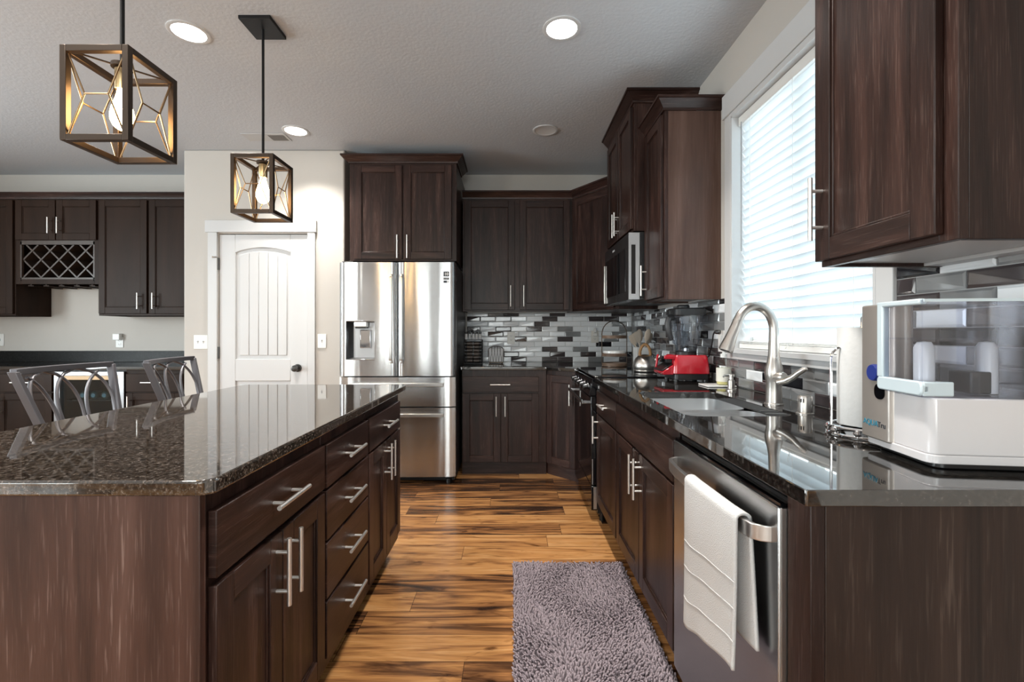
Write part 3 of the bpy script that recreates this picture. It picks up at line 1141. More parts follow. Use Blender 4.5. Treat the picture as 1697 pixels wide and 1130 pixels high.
# --- back base cabinets and the diagonal corner
TBk = frame((-.416, 3.94, 0), (1, 0), (0, -1))
base_cab('base_cabinet', 'dark oak base cabinet right of the refrigerator, one drawer over two doors', TBk, .715, .60, [
    ('drawer', .008, .650, .700, .828, ('h', .325, .763)),
    ('door', .008, .326, .105, .685, ('v', .326 - .035, .580)),
    ('door', .331, .650, .105, .685, ('v', .331 + .035, .580))], 'back wall base cabinets', rec=0)
P0, P1 = Vector((.303, 3.94)), Vector((.530, 3.705))
dU = (P1 - P0)
dl = dU.length
dU.normalize()
TDg = frame((P0.x, P0.y, 0), tuple(dU), (dU.y * 1.0, -dU.x))
t = thing('corner_cabinet', 'dark oak diagonal corner base cabinet between back run and black range', 'cabinet', (.7, 4.1, 0), 'back wall base cabinets')
mb = MB()
mb.prism([(P0.x, P0.y), (P1.x, P1.y), (1.175, 3.705), (1.175, 4.53), (.303, 4.53)], .10, .8835)
mb.build('body', CABM, t, bevel=.0015)
mb = MB()
mb.prism([(P0.x + .002, P0.y + .02), (P1.x + .01, P1.y + .02), (1.175, 3.725), (1.175, 4.53), (.305, 4.53)], 0, .0995)
mb.build('toe_kick', wood_h, t)
add_front(t, TDg, 'door', .012, dl - .012, .105, .845, ('v', dl - .045, .70))

# --- upper cabinets: back wall
UZ0, UZ1 = 1.390, 2.412
TU = frame((-.440, 4.222, 0), (1, 0), (0, -1))
t = upper('upper_cabinet', 'dark oak two door wall cabinet above the tiled back wall', TU, 1.000, UZ0, UZ1, BACKY - 4.2225, [
    ('door', .020, .472, UZ0 + .016, UZ1 - .018, ('v', .472 - .036, 1.53)),
    ('door', .518, .972, UZ0 + .016, UZ1 - .018, ('v', .518 + .036, 1.53))], L=.19)
crown(t, [(-.440, 4.222), (.560, 4.222)], UZ1, .066, .05)
# diagonal upper
A0, A1 = Vector((.5605, 4.222)), Vector((.872, 3.76))
t = thing('corner_cabinet', 'dark oak diagonal corner wall cabinet between back wall and microwave', 'cabinet', (.9, 4.2, UZ0), 'wall cabinets')
mb = MB()
mb.prism([(A0.x, A0.y), (A1.x, A1.y), (1.188, 3.76), (1.188, BACKY - .001), (.5605, BACKY - .001)], UZ0, UZ1)
mb.build('body', CABM, t, bevel=.0015)
aU = (A1 - A0)
al = aU.length
aU.normalize()
TA = frame((A0.x, A0.y, 0), tuple(aU), (aU.y, -aU.x))
add_front(t, TA, 'door', .015, al - .04, UZ0 + .016, UZ1 - .018, ('v', al - .085, 1.53), L=.19)
crown(t, [tuple(A0), tuple(A1)], UZ1, .066, .05)

# over the refrigerator
TF = frame((-1.337, 3.85, 0), (1, 0), (0, -1))
t = upper('upper_cabinet', 'deep dark oak two door cabinet above the refrigerator', TF, .885, 1.792, 2.600, BACKY - 3.8505, [
    ('door', .045, .437, 1.806, 2.580, ('v', .437 - .033, 1.905)),
    ('door', .452, .846, 1.806, 2.580, ('v', .452 + .033, 1.905))], bottom=wood_h, L=.19)
crown(t, [(-1.337, 4.2), (-1.337, 3.85), (-.452, 3.85), (-.452, 4.2)], 2.600, .062, .06)

# over the microwave
MY0, MY1 = 2.985, 3.745
TM = frame((.790, MY0, 0), (0, 1), (-1, 0))
t = upper('upper_cabinet', 'tall dark oak two door cabinet above the microwave reaching the ceiling', TM, MY1 - MY0, 1.852, 2.672, WALLX - .7905, [
    ('door', .016, .376, 1.868, 2.655, ('v', .376 - .028, 1.975)),
    ('door', .384, .744, 1.868, 2.655, ('v', .384 + .028, 1.975))], bottom=wood_h, L=.17)
crown(t, [(.790, MY1), (.790, MY0), (WALLX - .001, MY0)], 2.672, .07, .06)

# between microwave and window
TN = frame((.870, 2.632, 0), (0, 1), (-1, 0))
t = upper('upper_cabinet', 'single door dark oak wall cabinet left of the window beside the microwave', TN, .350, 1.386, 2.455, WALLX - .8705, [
    ('door', .014, .336, 1.402, 2.438, ('v', .336 - .04, 1.525))], side=wood_side_glare, L=.19)
crown(t, [(.870, 2.9825), (.870, 2.632), (WALLX - .001, 2.632)], 2.455, .065, .055)
# near right upper
TQ = frame((.862, .895, 0), (0, 1), (-1, 0))
t = upper('upper_cabinet', 'dark oak wall cabinet at the upper right, right of the window', TQ, .395, 1.377, 2.455, WALLX - .8625, [
    ('door', .030, .395, 1.392, 2.438, ('v', .395 - .030, 1.530))], side=wood_v, L=.17)
crown(t, [(WALLX - .001, 1.29), (.862, 1.29), (.862, .895), (WALLX - .001, .895)], 2.455, .065, .055)

# --- breakfast nook bar on the left
g3 = 'nook wall cabinets'
NY = 4.222
NZ1 = 2.412


def TNk(x):
    return frame((x, NY, 0), (1, 0), (0, -1))


nd = BACKY - NY - .0005
t = upper('upper_cabinet', 'espresso wall cabinet at the left frame edge beside the wine rack', TNk(-5.20), .700, 1.354, NZ1, nd, [
    ('door', .012, .345, 1.368, NZ1 - .012, ('v', .31, 1.47)), ('door', .352, .688, 1.368, NZ1 - .012, ('v', .387, 1.47))], g3, NOOKM, bottom=wood_nook)
crown(t, [(-5.20, NY), (-4.5005, NY)], NZ1, .055, .04)
t = upper('wine_rack_cabinet', 'espresso cabinet with two small doors over a diamond lattice wine rack', TNk(-4.4995), .754, 1.640, NZ1, nd, [
    ('door', .012, .372, 2.040, NZ1 - .012, ('v', .335, 2.165)), ('door', .382, .742, 2.040, NZ1 - .012, ('v', .419, 2.165))],
    g3, NOOKM, bottom=wood_nook, L=.145, fz=2.036)
crown(t, [(-4.4995, NY), (-3.7455, NY)], NZ1, .055, .04)
mb = MB(TNk(-4.4995))
ru0, ru1, rv0, rv1 = .052, .702, 1.700, 2.000
mb.box(.040, ru0, -.02, 0, rv0 - .03, rv1 + .03)
mb.box(ru1, .714, -.02, 0, rv0 - .03, rv1 + .03)
mb.box(.040, .714, -.02, 0, rv1, 2.036)
mb.box(.040, .714, -.02, 0, 1.685, rv0)
st = .158
for s in (1, -1):
    for k in range(-6, 12):
        # slat along a diagonal, clipped to the opening
        c = ru0 + k * st * 1.03
        pts = []
        for (vv) in (rv0, rv1):
            uu = c + s * (vv - rv0)
            pts.append((uu, vv))
        (ua, va), (ub, vb) = pts
        if s == -1:
            pass
        lo, hi = (ua, ub) if ua < ub else (ub, ua)
        if hi < ru0 + .02 or lo > ru1 - .02:
            continue

        def clip(u_, v_, u2, v2):
            if u_ < ru0:
                f = (ru0 - u_) / (u2 - u_)
                return (ru0, v_ + f * (v2 - v_))
            if u_ > ru1:
                f = (ru1 - u_) / (u2 - u_)
                return (ru1, v_ + f * (v2 - v_))
            return (u_, v_)
        q0, q1 = clip(ua, va, ub, vb), clip(ub, vb, ua, va)
        dx, dz = q1[0] - q0[0], q1[1] - q0[1]
        ln = math.hypot(dx, dz)
        if ln < .03:
            continue
        nx, nz = -dz / ln * .0065, dx / ln * .0065
        pl = [(q0[0] + nx, q0[1] + nz), (q1[0] + nx, q1[1] + nz), (q1[0] - nx, q1[1] - nz), (q0[0] - nx, q0[1] - nz)]
        y0s = -.012 if s > 0 else -.016
        mb.prism(pl, -.26, y0s, axis='y')
mb.build('wine_lattice', plain('lattice_wood', (0.05, 0.034, 0.026), 0.4), t)
mb = MB(TNk(-4.4995))
for k in range(5):
    u = .09 + k * .14
    mb.box(u, u + .05, -.30, -.02, 1.622, 1.632)
    mb.box(u + .017, u + .033, -.30, -.02, 1.632, 1.6495)
mb.build('stemware_rail', wood_nook, t)
t = upper('upper_cabinet', 'espresso two door wall cabinet between wine rack and pantry wall', TNk(-3.745), .972, 1.354, NZ1, nd, [
    ('door', .012, .447, 1.372, NZ1 - .012, ('v', .447 - .060, 1.485)), ('door', .467, .930, 1.372, NZ1 - .012, ('v', .467 + .055, 1.485))],
    g3, NOOKM, bottom=wood_nook, L=.145)
crown(t, [(-3.745, NY), (-2.773, NY)], NZ1, .055, .04)

g4 = 'nook base cabinets'


def TNb(x):
    return frame((x, 3.945, 0), (1, 0), (0, -1))


base_cab('base_cabinet', 'espresso base cabinet at the left frame edge below the nook counter', TNb(-5.20), .845, .598, [
    ('drawer', .010, .835, .700, .850, ('h', .42, .78)), ('door', .010, .835, .12, .688, ('v', .80, .58))], g4, NOOKM)
base_cab('base_cabinet', 'espresso base cabinet left of the wine cooler', TNb(-4.353), .485, .598, [
    ('drawer', .012, .470, .700, .850, ('h', .235, .78)), ('door', .012, .470, .12, .688, ('v', .05, .58))], g4, NOOKM)
base_cab('base_cabinet', 'espresso base cabinet right of the wine cooler beside the pantry wall', TNb(-3.268), .494, .598, [
    ('drawer', .012, .482, .700, .850, ('h', .245, .78)), ('door', .012, .482, .12, .688, ('v', .05, .58))], g4, NOOKM)
counter('countertop', [(-5.20, 3.915), (-2.772, 3.915), (-2.772, BACKY - .0225), (-5.20, BACKY - .0225)],
        'black granite counter along the nook wall behind the bar stools', granite_black)
tag(MB().box(-5.20, -2.772, BACKY - .022, BACKY - .0005, .9145, 1.022).build('granite_upstand', granite_honed, bevel=.002),
    'low black granite upstand along the nook wall', 'backsplash')

# wine cooler
t = thing('wine_cooler', 'stainless framed glass door wine cooler under the nook counter', 'wine cooler', (-3.57, 4.2, 0))
cx0, cx1, cyf = -3.864, -3.272, 3.925
mb = MB()
mb.box(cx0, cx0 + .02, cyf + .06, 4.5, .05, .875)
mb.box(cx1 - .02, cx1, cyf + .06, 4.5, .05, .875)
mb.box(cx0 + .02, cx1 - .02, cyf + .06, 4.5, .855, .875)
mb.box(cx0 + .02, cx1 - .02, cyf + .06, 4.5, .05, .10)
mb.box(cx0 + .02, cx1 - .02, 4.48, 4.5, .10, .855)
mb.box(cx0 + .03, cx1 - .03, 4.0, 4.45, 0, .05)
mb.build('case', black_plastic, t)
mb = MB()
for a, b, c, d in ((cx0, cx0 + .05, .09, .87), (cx1 - .05, cx1, .09, .87), (cx0 + .05, cx1 - .05, .835, .87), (cx0 + .05, cx1 - .05, .09, .13)):
    mb.box(a, b, cyf, cyf + .045, c, d)
dd = mb.build('door_frame', plain('cooler_steel', (.36, .36, .37), .35, 1.0), t, bevel=.002)
MB().box(cx0 + .05, cx1 - .05, cyf + .018, cyf + .024, .13, .835).build('pane', clear('cooler_glass', (.62, .72, .75), .05), dd)
MB().box(cx0 + .052, cx1 - .052, cyf + .006, cyf + .017, .800, .834).build('shelf_trim', plain('maple_trim', (.62, .42, .22), .4), dd, bevel=.002)
for z in (.615, .40, .22):
    mb = MB()
    for k in range(9):
        x = cx0 + .04 + k * (cx1 - cx0 - .08) / 8
        mb.cyl((x, 4.0, z), (x, 4.45, z), .003, 6)
    mb.cyl((cx0 + .022, 4.0, z), (cx1 - .022, 4.0, z), .004, 6)
    mb.build('shelf', chrome, t)
for k in range(4):
    b = MB()
    b.lathe([(.0, 0), (.030, .002), (.036, .008), (.036, .19), (.030, .225), (.014, .25), (.013, .31), (.0, .312)], (0, 0, 0), 18, axis='y', caps=False)
    b.lathe([(.0, -.002), (.017, -.003), (.019, .0), (.0, .004)], (0, 0, 0), 16, 1, axis='y', caps=False)
    o = b.build('wine_bottle', [wine_glass_mat, plain('pale_bottle_base', (.35, .48, .55), .2)])
    o.location = (-3.72 + k * .095, 4.03, .6555)
    tag(o, 'wine bottle lying base outward on the upper shelf of the wine cooler', 'bottle', 'bottles in the wine cooler')

# ------------------------------------------------------------------ refrigerator


def front_surface(mb, x0, x1, z0, z1, yf, yb, bulge, hole=None, hdepth=.07):
    """convex appliance door: curved front grid with an optional hole"""
    us = sorted(set([x0 + (x1 - x0) * i / 20 for i in range(21)] + ([hole[0], hole[1]] if hole else [])))
    vs_ = sorted(set([z0, z1] + ([hole[2], hole[3]] if hole else [])))

    def yy(x):
        u = (x - x0) / (x1 - x0) * 2 - 1
        e = max(0, (abs(u) - .90) / .10)
        return yf - bulge * (1 - u * u) + .012 * e * e
    nu, nv = len(us), len(vs_)
    V, F = [], []
    for x in us:
        for z in vs_:
            V.append((x, yy(x), z))
    for i in range(nu - 1):
        for j in range(nv - 1):
            if hole and us[i] >= hole[0] - 1e-6 and us[i + 1] <= hole[1] + 1e-6 and vs_[j] >= hole[2] - 1e-6 and vs_[j + 1] <= hole[3] + 1e-6:
                continue
            a = i * nv + j
            F.append((a, a + nv, a + nv + 1, a + 1))
    b = len(V)
    for x in us:
        for z in (z0, z1):
            V.append((x, yb, z))
    for i in range(nu - 1):
        F.append((i * nv, b + 2 * i, b + 2 * (i + 1), (i + 1) * nv))
        F.append((i * nv + nv - 1, (i + 1) * nv + nv - 1, b + 2 * (i + 1) + 1, b + 2 * i + 1))
        F.append((b + 2 * i, b + 2 * i + 1, b + 2 * (i + 1) + 1, b + 2 * (i + 1)))
    for i in (0, nu - 1):
        F.append(tuple(i * nv + j for j in range(nv)) + (b + 2 * i + 1, b + 2 * i))
    mb._add(V, F, 0)
    return yy


FX0, FX1, FY = -1.352, -.438, 3.655
fr = thing('refrigerator', 'stainless french door refrigerator with water dispenser beside the pantry wall', 'refrigerator', ((FX0 + FX1) / 2, 4.0, 0))
mb = MB()
mb.box(FX0 + .004, FX1 - .004, FY + .085, 4.50, .04, 1.745)
mb.build('case', case_grey, fr, bevel=.004)
mb = MB()
mb.box(FX0 + .02, FX1 - .02, FY + .09, FY + .14, .012, .04)
mb.build('kick_grille', black_plastic, fr)
for x in (FX0 + .06, FX1 - .06):
    MB().cyl((x, FY + .07, 0), (x, FY + .07, .035), .022, 12).build('foot', black_plastic, fr)
    MB().cyl((x, 4.40, 0), (x, 4.40, .04), .022, 12).build('foot', black_plastic, fr)
MB().box(FX1 - .10, FX1 - .01, FY + .03, FY + .16, 1.7455, 1.765).box(FX0 + .01, FX0 + .10, FY + .03, FY + .16, 1.7455, 1.765).build('hinge_cover', case_grey, fr, bevel=.004)
FC = (FX0 + FX1) / 2 - .005
HOLE = (-1.292, -1.071, .990, 1.288)
mb = MB()
yl = front_surface(mb, FX0, FC - .003, .858, 1.752, FY, FY + .08, .010, HOLE)
ld = mb.build('door', steel_fridge, fr, ang=60)
mb = MB()
hx0, hx1, hz0, hz1 = HOLE
ya_, yb_ = FY - .008, FY + .068
mb._add([(hx0, ya_, hz0), (hx1, ya_, hz0), (hx1, ya_, hz1), (hx0, ya_, hz1), (hx0 + .03, yb_, hz0 + .01), (hx1 - .004, yb_, hz0 + .01), (hx1 - .004, yb_, hz1 - .01), (hx0 + .03, yb_, hz1 - .01)],
        [(0, 1, 5, 4), (1, 2, 6, 5), (2, 3, 7, 6), (4, 5, 6, 7)], 0)
mb._add([(hx0, ya_, hz0), (hx0, ya_, hz1), (hx0 + .03, yb_, hz1 - .01), (hx0 + .03, yb_, hz0 + .01)], [(0, 1, 2, 3)], 1)
dm = plain('dispenser_grey', (.50, .50, .51), .3, .6)
ds = mb.build('dispenser_recess', [dm, plain('dispenser_dark', (.035, .035, .036), .25)], ld, recalc=False, smooth=False)
mb = MB()
for a, b, c, d in ((hx0 - .004, hx1 + .004, hz1, hz1 + .005), (hx0 - .004, hx1 + .004, hz0 - .005, hz0), (hx0 - .005, hx0, hz0, hz1), (hx1, hx1 + .005, hz0, hz1)):
    mb.box(a, b, FY - .013, FY + .01, c, d)
mb.build('dispenser_trim', chrome, ld, bevel=.001)
mb = MB()
mb.box(-1.236, -1.138, FY - .002, FY + .05, 1.245, 1.286, 0)
mb.box(-1.228, -1.146, FY + .0, FY + .045, 1.232, 1.245, 1)
mb.build('dispenser_spout', [steel_bar, black_plastic], ld, bevel=.003)
MB().box(-1.205, -1.120, FY + .045, FY + .062, 1.075, 1.222).build('dispenser_paddle', chrome, ld, bevel=.006)
mb = MB()
yr = front_surface(mb, FC + .003, FX1, .858, 1.752, FY, FY + .08, .010)
rd = mb.build('door', steel_fridge, fr, ang=60)


def v_handle(xc, dr):
    mb = MB()
    pts = []
    n = 22
    for i in range(n + 1):
        t_ = i / n
        z = .955 + (1.665 - .955) * t_
        e = min(t_, 1 - t_)
        so = .042 * min(1, e / .05) ** .5 if e < .05 else .042
        pts.append((z, so))
    V, F = [], []
    hw = .0125
    for z, so in pts:
        V += [(xc - hw, FY + .002 - so, z), (xc + hw, FY + .002 - so, z), (xc + hw * .8, FY + .014 - so, z), (xc - hw * .8, FY + .014 - so, z)]
    for i in range(n):
        for j in range(4):
            F.append((i * 4 + j, i * 4 + (j + 1) % 4, (i + 1) * 4 + (j + 1) % 4, (i + 1) * 4 + j))
    F += [(0, 1, 2, 3), (n * 4, n * 4 + 1, n * 4 + 2, n * 4 + 3)]
    mb._add(V, F)
    mb.box(xc - .009, xc + .009, FY - .030, FY - .001, .962, .985)
    mb.box(xc - .009, xc + .009, FY - .030, FY - .001, 1.635, 1.658)
    mb.build('handle', steel_bar, dr, bevel=.003)


v_handle(FC - .040, ld)
v_handle(FC + .040, rd)
# small badges on the right door
mb = MB()
bx0 = -.530
mb.box(bx0, bx0 + .043, FY - .0105, FY - .004, 1.640, 1.678, 0)
mb.box(bx0, bx0 + .043, FY - .0105, FY - .004, 1.614, 1.632, 1)
mb.box(bx0, bx0 + .026, FY - .0105, FY - .004, 1.590, 1.608, 0)
mb.box(bx0 + .027, bx0 + .043, FY - .0105, FY - .004, 1.590, 1.608, 2)
bd = mb.build('badge', [dark_ink, plain('grey_print', (.12, .12, .12), .4), white_ink], rd, smooth=False)
text_part('10', .032, white_ink, bd, frame((bx0 + .006, FY - .011, 1.648), (1, 0), (0, -1)), name='badge_number', bold=.001)
text_part('10 YEAR', .009, white_ink, bd, frame((bx0 + .003, FY - .011, 1.620), (1, 0), (0, -1)), name='badge_lettering')
for (za, zb_, hz) in ((.618, .848, .790), (.065, .608, .553)):
    mb = MB()
    front_surface(mb, FX0, FX1, za, zb_, FY, FY + .08, .008)
    dw = mb.build('drawer', steel_fridge, fr, ang=60)
    mb = MB()
    pl = []
    n = 20
    V, F = [], []
    for i in range(n + 1):
        x = FX0 + .09 + (FX1 - FX0 - .18) * i / n
        so = .046
        V += [(x, FY - so, hz - .012), (x, FY - so, hz + .014), (x, FY - so + .014, hz + .016), (x, FY - so + .014, hz - .010)]
    for i in range(n):
        for j in range(4):
            F.append((i * 4 + j, i * 4 + (j + 1) % 4, (i + 1) * 4 + (j + 1) % 4, (i + 1) * 4 + j))
    F += [(0, 1, 2, 3), (n * 4, n * 4 + 1, n * 4 + 2, n * 4 + 3)]
    mb._add(V, F)
    for x in (FX0 + .092, FX1 - .112):
        mb.box(x, x + .02, FY - .04, FY + .001, hz - .011, hz + .013)
    mb.build('handle', steel_bar, dw, bevel=.003)

# ------------------------------------------------------------------ dishwasher, towel
DWX = .535
dw = thing('dishwasher', 'stainless dishwasher with bowed bar handle at the near end of the counter', 'dishwasher', (.8, 1.23, 0))
mb = MB()
mb.box(.575, 1.15, .933, 1.527, .10, .868)
mb.build('tub', black_plastic, dw)
MB().box(.63, 1.10, .94, 1.52, 0, .0995).build('toe_kick', black_plastic, dw)
mb = MB()
mb.box(DWX, .562, .930, 1.528, .105, .846, 0)
dd = mb.build('door', steel_dw, dw, bevel=.003)
MB().box(.562, .5745, .930, 1.528, .105, .860).build('door_liner', black_plastic, dw)
MB().box(.540, .5615, .932, 1.526, .8465, .853).build('control_strip', black_gloss, dw)
MB().box(DWX + .004, .560, .9235, .9295, .105, .846).build('edge_trim', steel_bar, dw)


def bow(y):
    pts = [(.955, .5352), (.962, .515), (.975, .502), (1.0, .495), (1.05, .490), (1.22, .486), (1.40, .490), (1.45, .495), (1.478, .502), (1.492, .515), (1.499, .5352)]
    for (a, xa), (b, xb) in zip(pts, pts[1:]):
        if a <= y <= b:
            return xa + (xb - xa) * (y - a) / (b - a)
    return .535


HZ0, HZ1 = .764, .797
ys = [.955, .958, .962, .968, .975, .985, 1.0, 1.025, 1.05, 1.1, 1.16, 1.22, 1.28, 1.34, 1.40, 1.425, 1.45, 1.465, 1.478, 1.486, 1.492, 1.496, 1.499]
V, F = [], []
for y in ys:
    x = bow(y)
    V += [(x, y, HZ0), (x, y, HZ1), (x + .011, y, HZ1), (x + .011, y, HZ0)]
n = len(ys)
for i in range(n - 1):
    for j in range(4):
        F.append((i * 4 + j, i * 4 + (j + 1) % 4, (i + 1) * 4 + (j + 1) % 4, (i + 1) * 4 + j))
F += [(0, 1, 2, 3), ((n - 1) * 4, (n - 1) * 4 + 1, (n - 1) * 4 + 2, (n - 1) * 4 + 3)]
mb = MB()
mb._add(V, F)
mb.build('handle', steel_bar, dd, bevel=.002)


def towel():
    TY0, TY1 = 1.000, 1.272

    def fn(u, v):
        y = TY0 + (TY1 - TY0) * u
        xb = bow(min(max(y, 1.0), 1.40))
        L1, Lt, L2 = .375, .045, .27
        s = v * (L1 + Lt + L2)
        wob = .004 * math.sin(u * 7 + 1) + .003 * math.sin(u * 13 + v * 4)
        if s < L1:
            d = 1 - s / L1                    # 1 at the bottom
            x = xb - .0095 - .012 * d + wob * d
            z = HZ1 - .002 - (L1 - s) + .050 * d * (1 - u) + .010 * d * math.sin(u * 5)
            yy = y + (.012 * math.sin(u * 3.0) - .012) * d + .010 * d * (1 if u < .06 else 0)
        elif s < L1 + Lt:
            a = (s - L1) / Lt * math.pi
            cx = xb + .0055
            x = cx - .015 * math.cos(a)
            z = HZ1 - .002 + .011 * math.sin(a)
            yy = y
        else:
            d = (s - L1 - Lt) / L2
            x = xb + .0205 + .004 * d + wob * .4 * d
            z = HZ1 - .002 - d * L2 - .02 * d * u
            yy = y - .022 * d + .018 * d * u
        return (x, yy, z)
    mb = MB()
    mb.grid(fn, 40, 90)
    o = mb.build('hand_towel', towel_mat, solid=.0065, recalc=True)
    tag(o, 'white terry hand towel hung over the dishwasher handle', 'towel')
    # woven bands
    for v_ in (.14, .30, .43):
        b = MB()
        pts = [Vector(fn(i / 30, v_ * .375 / .69 * 1.35)) + Vector((-.0036, 0, 0)) for i in range(31)]
        b.tube(pts, .0009, 6)
        b.build('woven_band', towel_mat, o)


towel()

# over-door hooks on the sink cabinet doors
for i, (y, lab) in enumerate(((1.93, 'small chrome over door hook on the near sink cabinet door'), (2.03, 'small chrome over door hook on the far sink cabinet door'))):
    mb = MB()
    xo = FX - TD - .0005
    mb.box(xo - .003, xo - .0008, y, y + .014, .655, .6925)
    mb.box(xo - .003, xo + .018, y, y + .014, .6908, .6928)
    tag(mb.build('door_hook', chrome), lab, 'hook', 'over door hooks')

# ------------------------------------------------------------------ range
RY0, RY1, RX = 2.932, 3.692, .505
rg = thing('range', 'black slide in range with front knobs between base cabinet and corner', 'oven', (.85, (RY0 + RY1) / 2, 0))
mb = MB()
mb.box(.545, 1.172, RY0, RY1, .055, .9135)
mb.build('body', black_plastic, rg, bevel=.002)
MB().box(.525, 1.176, RY0 - .003, RY1 + .003, .9145, .9215).build('cooktop', black_gloss, rg, bevel=.002)
mb = MB()
for y, x, r in ((3.12, .72, .09), (3.50, .72, .075), (3.12, 1.0, .07), (3.50, 1.0, .09)):
    mb.lathe([(r, 0), (r, .0006), (r - .003, .0006), (r - .003, 0)], (x, y, .9217), 32, caps=False)
mb.build('burner_ring', plain('burner_print', (.05, .05, .05), .3), rg)
mb = MB()
mb.prism([(.545, .800), (RX - .012, .800), (RX + .010, .905), (.545, .913)], RY0, RY1, axis='y')
mb.build('control_panel', black_gloss, rg, bevel=.002)
kn = plain('knob_black', (.02, .02, .021), .2, 0, .5)
for k in range(5):
    y = RY0 + .10 + k * .14
    mb = MB(Matrix.Translation((RX - .001, y, .853)) @ Matrix.Rotation(R(-12), 4, 'Y'))
    mb.lathe([(.024, 0), (.024, -.006), (.020, -.008), (.019, -.034), (.015, -.037), (.0, -.037)], (0, 0, 0), 20, axis='x', caps=False)
    mb.box(-.040, -.030, -.003, .003, -.018, .018)
    mb.build('knob', kn, rg)
    MB(mb.T).lathe([(.0245, -.0005), (.0245, -.004), (.0205, -.0065)], (0, 0, 0), 20, axis='x', caps=False).build('knob_ring', plain('knob_ring_steel', (.22, .22, .23), .3, 1.0), rg)
mb = MB()
mb.box(RX, .5445, RY0 + .002, RY1 - .002, .235, .795)
od = mb.build('oven_door', black_gloss, rg, bevel=.003)
mb = MB()
mb.box(RX - .055, RX - .043, RY0 + .03, RY1 - .03, .744, .768)
for y in (RY0 + .03, RY1 - .052):
    mb.box(RX - .043, RX + .001, y, y + .022, .746, .766)
mb.build('handle', plain('dark_steel', (.30, .30, .31), .25, 1.0), od, bevel=.002)
MB().box(RX + .002, .5445, RY0 + .002, RY1 - .002, .075, .228).build('storage_drawer', black_gloss, rg, bevel=.003)
mb = MB()
for (x, y) in ((.58, RY0 + .04), (.58, RY1 - .04), (1.12, RY0 + .04), (1.12, RY1 - .04)):
    MB().cyl((x, y, 0), (x, y, .055), .016, 10).build('foot', black_plastic, rg)
MB().box(.520, .5405, RY0 - .0015, RY0, .085, .225).box(RX + .006, RX + .012, RY0 - .0006, RY0 + .0015, .24, .40).build('side_trim', steel_bar, rg)
MB().box(.549, .560, RY0 - .002, RY0 - .0004, .845, .862).build('side_label', white_ink, rg)

# ------------------------------------------------------------------ microwave
mw = thing('microwave', 'black over range microwave with pale steel door edge', 'microwave', (1.0, (MY0 + MY1) / 2, 1.41))
MB().box(.826, 1.187, MY0 + .003, MY1 - .003, 1.425, 1.846).build('case', black_plastic, mw, bevel=.003)
mb = MB()
mb.box(.757, .8255, MY0 + .012, MY1 - .002, 1.412, 1.842)
md = mb.build('door', plain('microwave_black', (.018, .018, .019), .18), mw, bevel=.003)
mb = MB()
# steel end cap with a pocket grip
ye = MY0 + .0115
mb.box(.757, .8255, MY0 + .003, ye, 1.765, 1.842)
mb.box(.757, .8255, MY0 + .003, ye, 1.412, 1.448)
mb.box(.757, .773, MY0 + .003, ye, 1.448, 1.765)
mb.box(.801, .8255, MY0 + .003, ye, 1.448, 1.765)
mb.build('door_edge', plain('pale_steel', (.55, .56, .58), .35, .6), md)
MB().box(.773, .801, MY0 + .007, MY0 + .0112, 1.448, 1.765).build('pocket_handle', black_gap, md)
MB().box(.7545, .7565, MY0 + .10, MY1 - .05, 1.47, 1.755).build('door_glass', black_gloss, md)
MB().box(.7435, .7555, MY1 - .028, MY1 - .018, 1.43, 1.73).build('handle', nickel, md, bevel=.002)
mb = MB(frame((.7565, 0, 0), (0, 1), (-1, 0)))
for k, yq in enumerate((3.40, 3.415, 3.43, 3.442, 3.455)):
    mb.box(yq, yq + .007, 0, .0006, 1.792 + (.004 if k % 2 else 0), 1.806)
mb.build('logo_mark', white_ink, md, smooth=False)
mb = MB()
mb.box(.83, 1.18, MY0 + .01, MY1 - .01, 1.414, 1.4245)
for k in range(9):
    mb.box(.86 + k * .012, .866 + k * .012, MY0 + .1, MY1 - .1, 1.4125, 1.414)
mb.build('underside_grille', plain('underside_grey', (.05, .05, .05), .4, .3), mw)

# ------------------------------------------------------------------ sink, faucet and deck fittings
sk = thing('sink', 'undermount stainless double bowl sink below the window', 'sink', (.78, 1.9, .66))
sx0, sx1, sy0, sy1 = SINK
dv = 1.885
mb = MB()


def bowl(y0, y1, depth):
    rings = []
    prof = [(0, .8825, .055), (0, .86, .055), (.006, .70 + .03, .05), (.03, .70 + .004, .04), (.05, .70, .035)]
    n = 6
    for ins, z, r in prof:
        rings.append([(x, y, z if z > .75 else z - (depth - .18)) for x, y in rrect(sx0 - .004 + ins, sx1 + .004 - ins, y0 + ins, y1 - ins, r, n)])
    k = len(rings[0])
    V = [p for r_ in rings for p in r_]
    F = []
    for i in range(len(rings) - 1):
        for j in range(k):
            j2 = (j + 1) % k
            F.append((i * k + j, i * k + j2, (i + 1) * k + j2, (i + 1) * k + j))
    F.append(tuple((len(rings) - 1) * k + j for j in range(k)))
    mb._add(V, F)


bowl(sy0 - .004, dv - .012, .18)
bowl(dv + .012, sy1 + .004, .18)
o = mb.build('bowl', steel_sink, sk, recalc=False, ang=50)
MB().box(sx0 - .003, sx1 + .003, dv - .0125, dv + .0125, .855, .878).build('divider', steel_sink, sk, bevel=.006, seg=3)
mb = MB()
for yc in ((sy0 + dv) / 2, (dv + sy1) / 2):
    mb.lathe([(.045, .0), (.045, .003), (.03, .004), (.028, .001), (0, .001)], (.80, yc, .7005), 24, caps=False)
mb.build('drain', chrome, sk)

